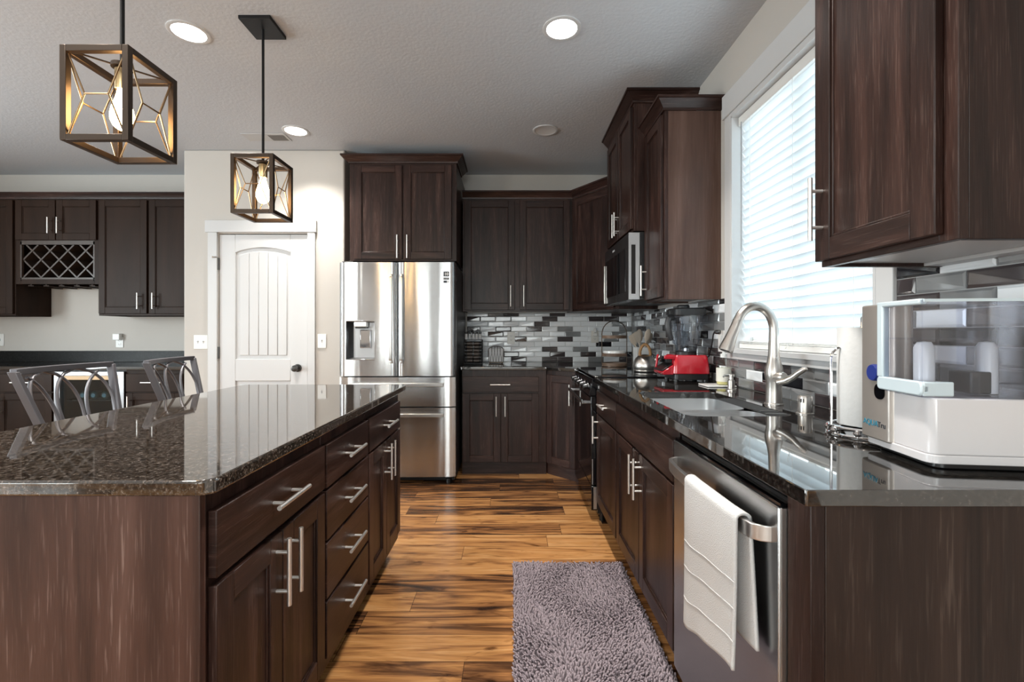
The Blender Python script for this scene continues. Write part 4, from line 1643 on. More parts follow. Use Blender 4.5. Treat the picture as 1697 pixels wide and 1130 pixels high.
fc = thing('faucet', 'brushed nickel gooseneck pull down faucet behind the sink', 'faucet', (1.035, 1.83, .914))
FXc, FYc = 1.035, 1.83
mb = MB()
mb.lathe([(.034, .9145), (.034, .919), (.030, .922), (.0285, .960), (.0275, 1.0), (.031, 1.015), (.033, 1.035), (.031, 1.060), (.024, 1.085), (.0205, 1.11), (.019, 1.15), (.0175, 1.20)],
         (FXc, FYc, 0), 28)
mb.build('base_column', nickel, fc)
mb = MB()
pts = [(FXc, FYc, 1.195)]
Rr = .074
for i in range(25):
    a = R(155) * i / 24
    pts.append((FXc - Rr + Rr * math.cos(a), FYc, 1.205 + .096 * math.sin(a)))
mb.tube(pts, [.0172] * len(pts), 18)
mb.build('spout', nickel, fc)
p = Vector(pts[-1])
d = (Vector(pts[-1]) - Vector(pts[-2])).normalized()
mb = MB()
q = [p + d * s for s in (0, .003, .020, .070, .112, .128, .130)]
mb.tube(q, [.0185, .0190, .0185, .0215, .0265, .0275, .024], 20)
sh = mb.build('spray_head', nickel, fc)
MB().tube([q[-1] - d * .0005, q[-1] + d * .002], .020, 18).build('nozzle', black_plastic, sh)
mb = MB()
c0 = Vector((FXc, FYc - .020, 1.022))
mb.tube([c0, c0 + Vector((.006, -.030, .004)), c0 + Vector((.008, -.038, .006))], [.021, .021, .017], 18)
mb.build('valve', nickel, fc)
mb = MB()
c1 = c0 + Vector((.002, -.030, -.004))
lp = [c1 + Vector((a, b_, c_)) for a, b_, c_ in ((-.012, .004, -.012), (.004, -.020, -.003), (.018, -.040, .012), (.028, -.058, .030), (.038, -.076, .044), (.042, -.084, .048))]
mb.tube(lp, [.012, .0135, .0115, .0105, .010, .006], 14)
mb.build('lever', nickel, fc)

t = thing('air_gap', 'short brushed nickel air gap cap right of the faucet', 'fitting', (1.025, 1.62, .914))
MB().lathe([(.028, .9145), (.028, .918), (.0225, .920), (.0225, .972), (.020, .978), (.0, .978)], (1.025, 1.62, 0), 24, caps=False).build('cap', nickel, t)
mb = MB()
for a in (150, 172):
    mb.box(1.025 + .0218 * math.cos(R(a)) - .001, 1.025 + .0218 * math.cos(R(a)) + .0015, 1.62 - .0218 * math.sin(R(a)) - .0012, 1.62 - .0218 * math.sin(R(a)) + .0012, .955, .968)
for a in (205, 225):
    mb.box(1.025 + .0228 * math.cos(R(a)) - .001, 1.025 + .0228 * math.cos(R(a)) + .001, 1.62 + .0228 * math.sin(R(a)) - .002, 1.62 + .0228 * math.sin(R(a)) + .001, .955, .968)
mb.build('vent_slot', black_gap, t)
t = thing('soap_dispenser', 'small brushed nickel deck soap pump at the far corner of the sink', 'soap dispenser', (1.075, 2.27, .914))
mb = MB()
mb.lathe([(.024, .9145), (.024, .920), (.0165, .924), (.016, .965), (.010, .968), (.009, .982), (.015, .984), (.015, .994), (.0, .996)], (1.075, 2.27, 0), 20, caps=False)
mb.build('body', nickel, t)
MB().tube([(1.075, 2.27, .989), (1.04, 2.262, .989), (1.032, 2.26, .983)], [.006, .005, .004], 10).build('nozzle', nickel, t)

# ------------------------------------------------------------------ soap bottle on its dish
t = thing('soap_dish', 'white rectangular ceramic tray under the clear soap bottle', 'tray', (1.10, 2.47, .914))
MB().prism(rrect(1.018, 1.172, 2.405, 2.535, .01), .9145, .922).build('tray', dish_mat, t, bevel=.003)
t = thing('soap_bottle', 'clear soap bottle with white pump on a white tray by the window', 'bottle', (1.128, 2.465, .9225), )
mb = MB()
mb.lathe([(.034, .9228), (.037, .928), (.037, 1.022), (.034, 1.04), (.020, 1.062), (.014, 1.068), (.014, 1.075)], (1.128, 2.465, 0), 24)
mb.build('bottle', clear_bottle, t)
MB().lathe([(.032, .925), (.0345, .930), (.0345, .957), (.0, .957)], (1.128, 2.465, 0), 20).build('liquid', soap_liquid, t)
MB().lathe([(.0374, .940), (.0374, 1.012)], (1.128, 2.465, 0), 24, caps=False).build('paper_label', soap_label, t)
mb = MB()
mb.lathe([(.017, 1.066), (.017, 1.085), (.008, 1.087), (.006, 1.108), (.010, 1.110), (.010, 1.122), (.0, 1.124)], (1.128, 2.465, 0), 18)
mb.tube([(1.128, 2.465, 1.117), (1.105, 2.455, 1.117), (1.098, 2.452, 1.110)], [.006, .005, .004], 10)
mb.build('pump', white_plastic, t)

# ------------------------------------------------------------------ blender
bl_ = thing('blender', 'red countertop blender with smoky jar and black lid below the wall cabinet', 'blender', (1.03, 2.76, .914))
BX, BY = 1.032, 2.76
mb = MB()
mb.prism(rrect(BX - .092, BX + .105, BY - .095, BY + .095, .02), .926, .962)
mb.build('black_base', black_plastic, bl_, bevel=.004)
mb = MB()
for x in (BX - .08, BX + .09):
    for y in (BY - .08, BY + .08):
        MB().cyl((x, y, .9145), (x, y, .927), .014, 12).build('foot', black_plastic, bl_)


def loft(mb, loops, m=0):
    k = len(loops[0])
    V = [p for l in loops for p in l]
    F = []
    for i in range(len(loops) - 1):
        for j in range(k):
            j2 = (j + 1) % k
            F.append((i * k + j, i * k + j2, (i + 1) * k + j2, (i + 1) * k + j))
    F.append(tuple(reversed(range(k))))
    F.append(tuple((len(loops) - 1) * k + j for j in range(k)))
    mb._add(V, F, m)


def rl(x0, x1, y0, y1, z, r=.02):
    return [(a, b, z) for a, b in rrect(x0, x1, y0, y1, r, 5)]


mb = MB()
loft(mb, [rl(BX - .100, BX + .112, BY - .100, BY + .100, .960), rl(BX - .098, BX + .110, BY - .098, BY + .098, 1.0), rl(BX - .092, BX + .104, BY - .092, BY + .092, 1.056),
          rl(BX - .084, BX + .098, BY - .086, BY + .086, 1.068)])
# sloped control side facing the room
mb.prism([(BX - .095, .955), (BX - .155, .955), (BX - .160, .972), (BX - .098, 1.012)], BY - .085, BY + .085, axis='y')
mb.box(BX - .150, BX - .085, BY - .088, BY - .074, 1.045, 1.066)
mb.prism([(BX - .155, .970), (BX - .142, .970), (BX - .130, 1.066), (BX - .142, 1.066)], BY + .072, BY + .086, axis='y')
mb.build('motor_housing', red_gloss, bl_, bevel=.004)
mb = MB()
mb.prism([(BX - .100, 1.014), (BX - .1605, .974), (BX - .1605, .982), (BX - .100, 1.022)], BY - .078, BY + .078, axis='y')
mb.box(BX - .132, BX - .096, BY - .06, BY + .06, 1.022, 1.058)
mb.build('control_panel', black_plastic, bl_, bevel=.003)
mb = MB()
mb.lathe([(.016, 0), (.015, -.014), (0, -.015)], (BX - .133, BY - .02, 1.040), 16, axis='x', caps=False)
mb.build('dial', black_gloss, bl_)
JX = BX + .005
mb = MB()
mb.lathe([(.060, 1.0685), (.061, 1.085), (.055, 1.088)], (JX, BY, 0), 28)
mb.build('jar_seat', black_plastic, bl_)


def sq(z, a, r):
    return [(x, y, z) for x, y in rrect(JX - a, JX + a, BY - a, BY + a, r, 5)]


mb = MB()
lp = [sq(1.088, .055, .04), sq(1.13, .058, .035), sq(1.132, .064, .03), sq(1.20, .072, .03), sq(1.285, .081, .03), sq(1.298, .083, .03)]
k = len(lp[0])
V = [p for l in lp for p in l]
F = [(i * k + j, i * k + (j + 1) % k, (i + 1) * k + (j + 1) % k, (i + 1) * k + j) for i in range(len(lp) - 1) for j in range(k)]
F.append(tuple(reversed(range(k))))
mb._add(V, F)
jar = mb.build('jar', smoky, bl_)
mb = MB()
for s in range(4):
    a = s * math.pi / 2
    mb.box(JX + .07 * math.cos(a) - .006, JX + .07 * math.cos(a) + .006, BY + .07 * math.sin(a) - .006, BY + .07 * math.sin(a) + .006, 1.15, 1.27)
mb.build('rib', clear('jar_rib', (.75, .78, .82), .1), jar, bevel=.004)
mb = MB()
mb.cyl((JX, BY, 1.089), (JX, BY, 1.105), .014, 12)
for a in range(4):
    t_ = a * math.pi / 2 + .3
    mb.tube([(JX, BY, 1.107), (JX + .026 * math.cos(t_), BY + .026 * math.sin(t_), 1.112 + .01 * (a % 2))], [.006, .003], 6)
mb.build('blade', chrome, jar)
mb = MB()
loft(mb, [sq(1.298, .087, .03), sq(1.335, .089, .03), sq(1.342, .082, .03)])
mb.lathe([(.036, 1.342), (.036, 1.356), (.030, 1.362), (.0, 1.363)], (JX - .015, BY, 0), 24)
mb.box(JX + .070, JX + .112, BY - .03, BY + .03, 1.302, 1.333)
mb.box(JX - .107, JX - .070, BY - .03, BY + .03, 1.302, 1.333)
mb.build('lid', plain('lid_rubber', (.022, .022, .024), .45), bl_, bevel=.005)
mb = MB()
hp = [(JX - .082, BY - .02, 1.285), (JX - .112, BY - .03, 1.28), (JX - .118, BY - .032, 1.25), (JX - .110, BY - .03, 1.19), (JX - .092, BY - .026, 1.155)]
mb.tube(hp, [.016, .018, .018, .016, .013], 14)
mb.build('handle', plain('handle_rubber', (.04, .04, .043), .4), bl_)
mb = MB()
cp = []
P = [Vector((BX + .106, BY + .02, 1.03)), Vector((1.158, BY - .04, 1.06)), Vector((1.150, BY - .10, 1.13)), Vector((1.140, BY - .14, 1.185)), Vector((1.135, BY - .165, 1.20))]
for i in range(len(P) - 1):
    for s in range(6):
        cp.append(P[i].lerp(P[i + 1], s / 6))
cp.append(P[-1])
mb.tube(cp, .004, 8)
mb.tube([P[-1], P[-1] + Vector((.008, -.01, .001)), P[-1] + Vector((.022, -.024, 0))], [.007, .012, .012], 10)
mb.build('power_cord', black_plastic, bl_)


# ------------------------------------------------------------------ outlets and switches
def plate(name, label, T, w, h, kind, group=None, mat=None):
    t = thing(name, label, 'outlet' if 'outlet' in name else 'switch', tuple(T @ Vector((0, 0, 0))), group)
    mb = MB(T)
    mb.box(-w / 2, w / 2, .0005, .006, -h / 2, h / 2)
    mb.build('cover_plate', mat or white_plastic, t, bevel=.002)
    if kind == 'outlet':
        for s in (-1, 1):
            mb = MB(T)
            mb.prism([(a, s * .019 + b) for a, b in rrect(-.016, .016, -.014, .014, .006, 4)], .006, .008, axis='y')
            mb.box(-.008, -.006, .008, .0083, s * .019 - .004, s * .019 + .006, 1)
            mb.box(.006, .008, .008, .0083, s * .019 - .004, s * .019 + .006, 1)
            mb.box(-.002, .002, .008, .0083, s * .019 - .010, s * .019 - .006, 1)
            mb.build('socket', [mat or white_plastic, dark_ink], t)
    elif kind == 'rocker':
        mb = MB(T)
        mb.box(-.016, .016, .006, .009, -.033, .033)
        mb.build('rocker', mat or white_plastic, t, bevel=.001)
    else:
        offs = [0] if kind == 'toggle' else [-.023, .023]
        for a in offs:
            mb = MB(T)
            mb.box(a - .005, a + .005, .006, .0068, -.012, .012)
            mb.box(a - .0035, a + .0035, .006, .016, .000, .009)
            mb.build('toggle', plain('toggle_grey', (.5, .5, .5), .4), t, bevel=.001)
    return t


plate('light_switch', 'double toggle switch plate left of the white pantry door', frame((-2.622, PY - .0003, 1.120), (1, 0), (0, -1)), .117, .117, 'toggle2')
plate('light_switch', 'single toggle switch plate between pantry door and refrigerator', frame((-1.598, PY - .0003, 1.128), (1, 0), (0, -1)), .073, .118, 'toggle')
plate('wall_outlet', 'ivory outlet on the tiled back wall above the spice rack side', frame((.0, BACKY - .0095, 1.150), (1, 0), (0, -1)), .073, .118, 'outlet', mat=cream_plastic)
plate('wall_outlet', 'ivory outlet with night light on the tiled wall beside the tiered tray', frame((.818, BACKY - .0095, 1.160), (1, 0), (0, -1)), .073, .118, 'outlet', mat=cream_plastic)
t = thing('night_light', 'clear plug in night light on the tiled wall left of the tiered tray', 'night light', (.818, BACKY - .02, 1.19))
mb = MB()
mb.box(.80, .836, BACKY - .045, BACKY - .0180, 1.165, 1.195)
mb.build('plug', white_plastic, t, bevel=.004)
MB().lathe([(.0, 0), (.016, .008), (.018, .025), (.010, .05), (0, .056)], (.818, BACKY - .036, 1.196), 16, caps=False).build('shade', plain('frosted_shade', (.75, .75, .75), .2), t)
plate('light_switch', 'white rocker plate on the dark tiles between blender and window', frame((WALLX - .0095, 2.600, 1.150), (0, 1), (-1, 0)), .075, .120, 'rocker')
plate('wall_outlet', 'white outlet on the nook wall above the black counter', frame((-3.83, BACKY - .0003, 1.105), (1, 0), (0, -1)), .073, .100, 'outlet')
t = thing('plug_adapter', 'small white plug in box on the nook wall outlet', 'adapter', (-3.83, BACKY - .03, 1.15))
MB().box(-3.868, -3.80, BACKY - .045, BACKY - .0087, 1.128, 1.190).build('housing', white_plastic, t, bevel=.005)
plate('light_switch', 'white plate on the nook wall at the left frame edge', frame((-5.02, BACKY - .0003, 1.13), (1, 0), (0, -1)), .117, .117, 'toggle2')

# ------------------------------------------------------------------ far counter: spice rack, napkin holder, tiered tray, crock, kettle
SX, SY = -.338, 4.17
sr = thing('spice_rack', 'black wire tower spice rack beside the refrigerator', 'spice rack', (SX, SY, .914))
mb = MB()
mb.box(SX - .080, SX + .080, SY - .055, SY + .055, .9148, .930)
mb.build('base', black_metal, sr, bevel=.003)
mb = MB()
for x in (-.078, .078):
    for y in (-.053, .053):
        mb.cyl((SX + x, SY + y, .930), (SX + x, SY + y, 1.135), .003, 8)
for k in range(7):
    z = .934 + k * .0305
    for y in (-.053, .053):
        mb.cyl((SX - .078, SY + y, z), (SX + .078, SY + y, z), .0022, 6)
    for x in (-.078, .078):
        mb.cyl((SX + x, SY - .053, z), (SX + x, SY + .053, z), .0022, 6)
mb.build('wire_frame', black_metal, sr)
MB().box(SX - .078, SX + .078, SY - .053, SY + .053, 1.136, 1.140).build('top_tray', black_metal, sr)
MB().lathe([(.004, 1.140), (.004, 1.20), (.010, 1.206), (.008, 1.222), (0, 1.224)], (SX - .012, SY, 0), 12, caps=False).build('finial', black_metal, sr)
jm = [plain('spice_brown', (.10, .075, .06), .3), black_plastic, plain('spice_label', (.6, .6, .6), .5)]


def jar_mesh(horizontal):
    mb = MB()
    ax = 'x' if horizontal else 'z'
    mb.lathe([(.0, 0), (.0125, 0), (.0125, .045), (.010, .048)], (0, 0, 0), 12, 2 if not horizontal else 0, axis=ax, caps=False)
    mb.lathe([(.0125, .048), (.0125, .066), (.0, .067)], (0, 0, 0), 12, 1, axis=ax, caps=False)
    return mb


j0 = jar_mesh(True).build('spice_jar', jm)
first = True
for k in range(6):
    for s in (-1, 1):
        o = j0 if first else j0.copy()
        if not first:
            COL.objects.link(o)
        first = False
        o.location = (SX + s * .006, SY - .030, .9345 + k * .0305 + .0150)
        o.rotation_euler = (0, 0, 0 if s > 0 else math.pi)
        tag(o, 'black capped spice jar lying in the wire spice rack', 'jar', 'jars lying in the spice rack')
j1 = jar_mesh(False).build('spice_jar', jm)
for k in range(5):
    o = j1 if k == 0 else j1.copy()
    if k:
        COL.objects.link(o)
    o.location = (SX - .062 + k * .031, SY - .026 + (.012 if k % 2 else 0), 1.1405)
    tag(o, 'black capped spice jar standing on top of the spice rack', 'jar', 'jars on top of the spice rack')

nx, ny = -.140, 4.33
nh = thing('napkin_holder', 'dark wire napkin holder with looped back on the far counter', 'napkin holder', (nx, ny, .914))
mb = MB()
for yy in (-.022, .022):
    w2, h2 = .072, .165
    arc = [(nx - w2 * .92, ny + yy, .925), (nx - w2, ny + yy, 1.02)]
    for i in range(13):
        a = math.pi - math.pi * i / 12
        arc.append((nx + w2 * math.cos(a), ny + yy, 1.035 + .040 * math.sin(a)))
    arc += [(nx + w2, ny + yy, 1.02), (nx + w2 * .92, ny + yy, .925)]
    mb.tube(arc, .0026, 8)
    for q in range(5):
        xa = nx + (-2 + q) * .026
        for s in (-1, 1):
            top = 1.035 + .040 * math.sqrt(max(0, 1 - ((xa + s * .018 - nx) / w2) ** 2)) if abs(xa + s * .018 - nx) < w2 else 1.03
            mb.tube([(xa, ny + yy, .925), (xa + s * .004, ny + yy, .97), (xa + s * .013, ny + yy, 1.01), (xa + s * .018, ny + yy, top)], .0013, 6)
mb.build('wire_side', bronze, nh)
MB().box(nx - .066, nx + .066, ny - .024, ny + .024, .920, .928).box(nx - .062, nx - .05, ny - .022, ny + .022, .9148, .92).box(
    nx + .05, nx + .062, ny - .022, ny + .022, .9148, .92).build('base', bronze, nh, bevel=.002)
tag(MB().box(nx - .07, nx + .07, ny - .016, ny + .016, .9285, 1.055).build('napkin_stack', plain('white_napkins', (.75, .75, .76), .8), bevel=.003),
    'stack of white napkins in the wire napkin holder', 'napkins')

TX, TY = .878, 3.95
tt = thing('tiered_tray', 'three tier round wooden tray with wire loop handle in the far corner', 'tiered tray', (TX, TY, .914))
for i, z in enumerate((.918, 1.000, 1.150)):
    r = (.104, .104, .104)[i]
    mb = MB()
    mb.lathe([(0, z + .003), (r - .006, z + .003), (r - .004, z + .026), (r, z + .026), (r + .001, z), (0, z)], (TX, TY, 0), 36, caps=False)
    mb.build('tray', tray_wood, tt)
mb = MB()
mb.lathe([(0, .9215), (.09, .9215), (.09, .9145), (0, .9145)], (TX, TY, 0), 24, caps=False)
mb.build('foot', bronze, tt)
mb = MB()
arc = [(TX - .106, TY, .925), (TX - .106, TY, 1.18)]
for i in range(17):
    a = math.pi - math.pi * i / 16
    arc.append((TX + .106 * math.cos(a), TY, 1.185 + .115 * math.sin(a)))
arc += [(TX + .106, TY, .925)]
mb.tube(arc, .0042, 8)
mb.build('loop_handle', bronze, tt)
mb = MB()
mb.lathe([(0, 1.0035), (.090, 1.0035), (.096, 1.040), (.094, 1.046), (.080, 1.030), (0, 1.012)], (TX, TY, 0), 32, caps=False)
tag(mb.build('plate', dish_mat), 'cream shallow dish on the middle tier of the tiered tray', 'dish')

CX, CY = 1.075, 3.83
cr = tag(MB().prism(rrect(CX - .055, CX + .055, CY - .055, CY + .055, .008), .9148, .922).build('utensil_crock', marble), 'white square utensil crock behind the kettle', 'crock')
mb = MB()
for a, b, c, d in ((-.055, .055, -.055, -.047), (-.055, .055, .047, .055), (-.055, -.047, -.047, .047), (.047, .055, -.047, .047)):
    mb.box(CX + a, CX + b, CY + c, CY + d, .9222, 1.080)
mb.build('wall', marble, cr, bevel=.002)


def utensil(name, label, dx, dy, tilt_x, tilt_y, L, kind, mat):
    mb = MB()
    mb.tube([(0, 0, 0), (0, 0, L * .68)], [.006, .007], 8)
    if kind == 'spoon':
        mb.grid(lambda u, v: (.026 * math.cos(u * 2 * math.pi) * math.sin(v * math.pi), .007 * math.sin(u * 2 * math.pi) * math.sin(v * math.pi), L * .83 - L * .17 * math.cos(v * math.pi)), 14, 10, closed_u=True)
    else:
        mb.prism([(-.010, L * .66), (.010, L * .66), (.027, L * .78), (.027, L), (-.022, L * .97), (-.025, L * .78)], -.004, .004, axis='y')
    o = mb.build(name, mat, bevel=.0015 if kind != 'spoon' else 0)
    o.location = (CX + dx, CY + dy, .9235)
    o.rotation_euler = (R(tilt_x), R(tilt_y), 0)
    tag(o, label, name.split('_')[-1], 'utensils in the crock')


grey_wood = plain('greyed_beech', (.42, .36, .30), .55)
utensil('spatula', 'leftmost pale wooden spatula leaning out of the utensil crock', .032, .026, 0, -24, .285, 'flat', pale_wood)
utensil('spatula', 'second pale wooden spatula from the left in the utensil crock', .020, -.026, 1, -14, .300, 'flat', grey_wood)
utensil('spoon', 'upright pale wooden spoon near the middle of the utensil crock', .004, .000, -1, -4, .305, 'spoon', pale_wood)
utensil('spoon', 'tall pale wooden spoon leaning right out of the utensil crock', -.018, -.028, 1, 13, .315, 'spoon', pale_wood)
utensil('spoon', 'wooden spoon leaning furthest right out of the utensil crock', -.033, .026, 0, 24, .300, 'spoon', grey_wood)

KX, KY = .952, 3.30
kt = thing('kettle', 'brushed steel domed kettle with tan leather wrapped handle on the cooktop', 'kettle', (KX, KY, .922))
kz = .9222
mb = MB()
mb.lathe([(.076, kz), (.082, kz + .004), (.082, kz + .010), (.078, kz + .012), (.085, kz + .030), (.0855, kz + .048), (.080, kz + .072), (.066, kz + .096), (.045, kz + .113), (.020, kz + .121), (0, kz + .123)], (KX, KY, 0), 40, caps=False)
k_body = stainless('kettle_steel', (.76, .73, .69), .32, 0, (60, 60, 2), .12)
kb = mb.build('body', k_body, kt, ang=60)
mb = MB()
mb.tube([(KX + .06, KY - .03, kz + .082), (KX + .085, KY - .045, kz + .105), (KX + .092, KY - .05, kz + .115)], [.018, .012, .011], 12)
mb.build('spout', k_body, kt)
mb = MB()
hp = []
for i in range(17):
    a = math.pi * (1.02 - 1.04 * i / 16)
    hp.append((KX + .035 * math.cos(a), KY - .010 * math.cos(a), kz + .118 + .075 * math.sin(a)))
mb.tube(hp, [.0095 + .0012 * (i % 2) for i in range(17)], 12)
mb.build('handle', leather, kt)

# ------------------------------------------------------------------ paper towels and water purifier
PX, PYc = .972, 1.285
ph = thing('paper_towel_holder', 'chrome wire paper towel holder left of the water purifier', 'paper towel holder', (PX, PYc, .914))
mb = MB()
ring = [(PX + .080 * math.cos(a * math.pi / 16), PYc + .080 * math.sin(a * math.pi / 16), .938) for a in range(32)]
mb.tube(ring, .0042, 8, closed=True)
mb.tube([(x, y, .9185) for x, y, z in ring], .0036, 8, closed=True)
for a in range(0, 32, 4):
    x, y, z = ring[a]
    mb.lathe([(0, -.0102), (.006, -.008), (.0102, 0), (.006, .008), (0, .0102)], (x, y, .9283), 10, caps=False)
for a in (0, 8):
    mb.cyl((ring[a][0], ring[a][1], .938), (ring[a + 16][0], ring[a + 16][1], .938), .0032, 8)
mb.build('base_ring', chrome, ph)
MB().tube([(PX, PYc, .94), (PX, PYc, 1.235), (PX, PYc, 1.24)], [.005, .005, .003], 10).build('post', chrome, ph)
ax_ = PX - .080
MB().tube([(ax_, PYc + .01, .938), (ax_, PYc + .01, 1.125), (ax_ + .004, PYc + .008, 1.142), (ax_ + .014, PYc + .005, 1.153), (ax_ + .022, PYc + .003, 1.154)], .0036, 8).build('tension_arm', chrome, ph)
pr = thing('paper_towel_roll', 'white embossed paper towel roll on the chrome holder', 'paper towel', (PX, PYc, .945))
mb = MB()
mb.lathe([(.020, .9435), (.0585, .9435), (.059, .945), (.059, 1.209), (.0585, 1.2105), (.020, 1.2105), (.020, .9435)], (PX, PYc, 0), 40, caps=False)
mb.build('paper', paper_mat, pr)
MB().lathe([(.0195, .943), (.0195, 1.211), (.018, 1.211), (.018, .943), (.0195, .943)], (PX, PYc, 0), 24, caps=False).build('core', plain('cardboard', (.45, .36, .26), .9), pr)

wp = thing('water_purifier', 'white and silver countertop water purifier with clear tanks and blue button', 'water purifier', (.847, .945, .914), rz=R(-7), local=True)
LX, LY, H = .305, .222, .352
mb = MB()
mb.prism(rrect(.030, LX - .01, .020, LY - .015, .02), .0008, .014, 1)
mb.prism(rrect(.006, LX, .004, LY - .004, .025), .014, .032, 0)
mb.build('plinth', [pure_white, black_plastic], wp, bevel=.002)
mb = MB()
mb.prism(rrect(.010, LX, .006, LY - .010, .018), .0322, .148)
mb.build('housing', pure_white, wp, bevel=.003)
mb = MB()
mb.prism(rrect(.0, .055, .112, LY, .014), .028, .349)
sp_ = mb.build('front_panel', silver_panel, wp, bevel=.004)
TW = Matrix(((0, -1, 0, -.0004), (-1, 0, 0, 0), (0, 0, 1, 0), (0, 0, 0, 1)))   # u -> -y, w -> -x


def TP(y, z):
    return Matrix.Translation((-.0004, y, z)) @ Matrix(((0, -1, 0, 0), (-1, 0, 0, 0), (0, 0, 1, 0), (0, 0, 0, 1)))


text_part('AQUA', .0190, teal_ink, sp_, TP(.206, .060), name='lettering')
text_part('Tru', .0190, dark_ink, sp_, TP(.1535, .060), name='lettering')
mb = MB()
mb.lathe([(0, -.010), (.018, -.010), (.020, -.006), (.020, .004)], (0, .160, .1875), 28, axis='x', caps=False)
mb.build('dispense_button', blue_plastic, wp)
MB().prism([(.160 - .026 + .012 + a, .146 + b) for a, b in rrect(-.018, .018, -.020, .016, .015, 6)], -.0015, .003, axis='x').build('outlet_nozzle', black_gloss, wp)
# C-shaped tank frame
mb = MB()
mb.box(-.012, .004, .006, .138, .340, .352)
mb.prism(rrect(.118, .138, .180, .346, .004, 3), -.012, .004, axis='x')
mb.prism([(a, b) for a, b in rrect(.000, .138, .152, .182, .010, 5)], -.012, .004, axis='x')
mb.box(-.008, .050, .0, .006, .152, .182)
tk_f = mb.build('tank_frame', ice_frame, wp, bevel=.003)


def shell(mb, x0, x1, y0, y1, z0, z1, th=.003):
    mb.box(x0, x1, y0, y0 + th, z0, z1)
    mb.box(x0, x1, y1 - th, y1, z0, z1)
    mb.box(x0, x0 + th, y0 + th, y1 - th, z0, z1)
    mb.box(x1 - th, x1, y0 + th, y1 - th, z0, z1)
    mb.box(x0 + th, x1 - th, y0 + th, y1 - th, z1 - th, z1)
    mb.box(x0 + th, x1 - th, y0 + th, y1 - th, z0, z0 + th)


mb = MB()
shell(mb, -.008, .205, .002, .118, .1495, .349)
mb.box(-.004, .20, .006, .112, .268, .271)
mb.box(.098, .101, .006, .112, .153, .268)
tank = mb.build('clean_water_tank', acrylic, wp)
mb = MB()
shell(mb, .209, LX, .002, LY - .012, .1495, .349)
mb.build('source_water_tank', acrylic, wp)
for x in (.035, .155):
    MB().lathe([(0, .154), (.018, .154), (.018, .25), (.012, .262), (0, .264)], (x, .06, 0), 20, caps=False).build('filter_cartridge', plain('pale_filter', (.55, .57, .6), .3), tank)
MB().box(.110, .150, .04, .10, .154, .20).build('pump_block', case_grey, tank, bevel=.003)
MB().box(.209, .212, .0, .002, .15, .35).box(-.006, LX, .0, .003, .345, .351).build('lid_edge', ice_frame, tank)

# ------------------------------------------------------------------ bar stools


def stool(label, loc, rz):
    t = thing('bar_stool', label, 'bar stool', loc, 'bar stools at the island', rz=rz, local=True)
    # local: sitter faces +x; back at -x; width along y
    def bp(s, h):
        """point on the back plane: s in -1..1 across, h 0..1 up"""
        hw = .150 + .070 * h
        z = .70 + .36 * h
        x = -.205 - .100 * h - .0 + .035 * (s * s)
        return Vector((x, s * hw, z))
    posts = []
    for s in (-1, 1):
        mb = MB()
        n = 12
        V, F = [], []
        for i in range(n + 1):
            c = bp(s, i / n)
            hw, hd = .009, .014
            V += [c + Vector(q) for q in ((-hd, -hw, 0), (hd, -hw, 0), (hd, hw, 0), (-hd, hw, 0))]
        for i in range(n):
            for j in range(4):
                F.append((i * 4 + j, i * 4 + (j + 1) % 4, (i + 1) * 4 + (j + 1) % 4, (i + 1) * 4 + j))
        F += [(0, 1, 2, 3), (n * 4, n * 4 + 1, n * 4 + 2, n * 4 + 3)]
        mb._add(V, F)
        mb.build('back_post', pewter, t, bevel=.002)
    for h, nm in ((1.0, 'top_rail'), (.02, 'lower_rail')):
        mb = MB()
        V, F = [], []
        n = 18
        for i in range(n + 1):
            s = -1 + 2 * i / n
            c = bp(s, h)
            V += [c + Vector(q) for q in ((-.012, 0, -.012), (.012, 0, -.012), (.012, 0, .010), (-.012, 0, .010))]
        for i in range(n):
            for j in range(4):
                F.append((i * 4 + j, i * 4 + (j + 1) % 4, (i + 1) * 4 + (j + 1) % 4, (i + 1) * 4 + j))
        F += [(0, 1, 2, 3), (n * 4, n * 4 + 1, n * 4 + 2, n * 4 + 3)]
        mb._add(V, F)
        mb.build(nm, pewter, t, bevel=.002)
    # interlaced arcs of flat bar
    for cxs in (-1.0, -.34, .34, 1.0):
        for side in (-1, 1):
            pts = []
            for i in range(21):
                h = .03 + .95 * i / 20
                q = (h - .5) / .475
                s = cxs + side * .62 * math.sqrt(max(0, 1 - q * q))
                if abs(s) > .985:
                    continue
                pts.append(bp(s, h))
            if len(pts) < 5:
                continue
            mb = MB()
            mb.tube(pts, .0062, 8)
            mb.build('back_scroll', pewter, t)
    mb = MB()
    mb.prism(rrect(-.21, .165, -.20, .20, .06), .615, .670)
    mb.build('seat', fabric, t, bevel=.018, seg=4)
    mb = MB()
    mb.prism(rrect(-.20, .155, -.19, .19, .05), .592, .6148)
    mb.build('seat_frame', pewter, t, bevel=.002)
    for (a, b) in ((1, 1), (1, -1), (-1, 1), (-1, -1)):
        mb = MB()
        mb.tube([(a * .14 - .02, b * .16, .595), (a * .17 - .02, b * .195, .015), (a * .171 - .02, b * .196, .0)], [.013, .011, .012], 10)
        mb.build('leg', pewter, t)
    fr_ = [(.140, .184, .20), (-.180, .184, .20), (-.180, -.184, .20), (.140, -.184, .20)]
    MB().tube(fr_, .008, 8, closed=True).build('footrest', pewter, t)
    for s in (-1, 1):
        MB().tube([bp(s, 0), (-.195, s * .150, .66), (-.185, s * .150, .605)], .010, 8).build('back_bracket', pewter, t)
    return t


stool('pewter metal bar stool with interlaced arc back at the near end of the island', (-1.478, 1.855, 0), R(5))
stool('pewter metal bar stool with interlaced arc back farther along the island near the pantry', (-1.440, 2.385, 0), R(11))


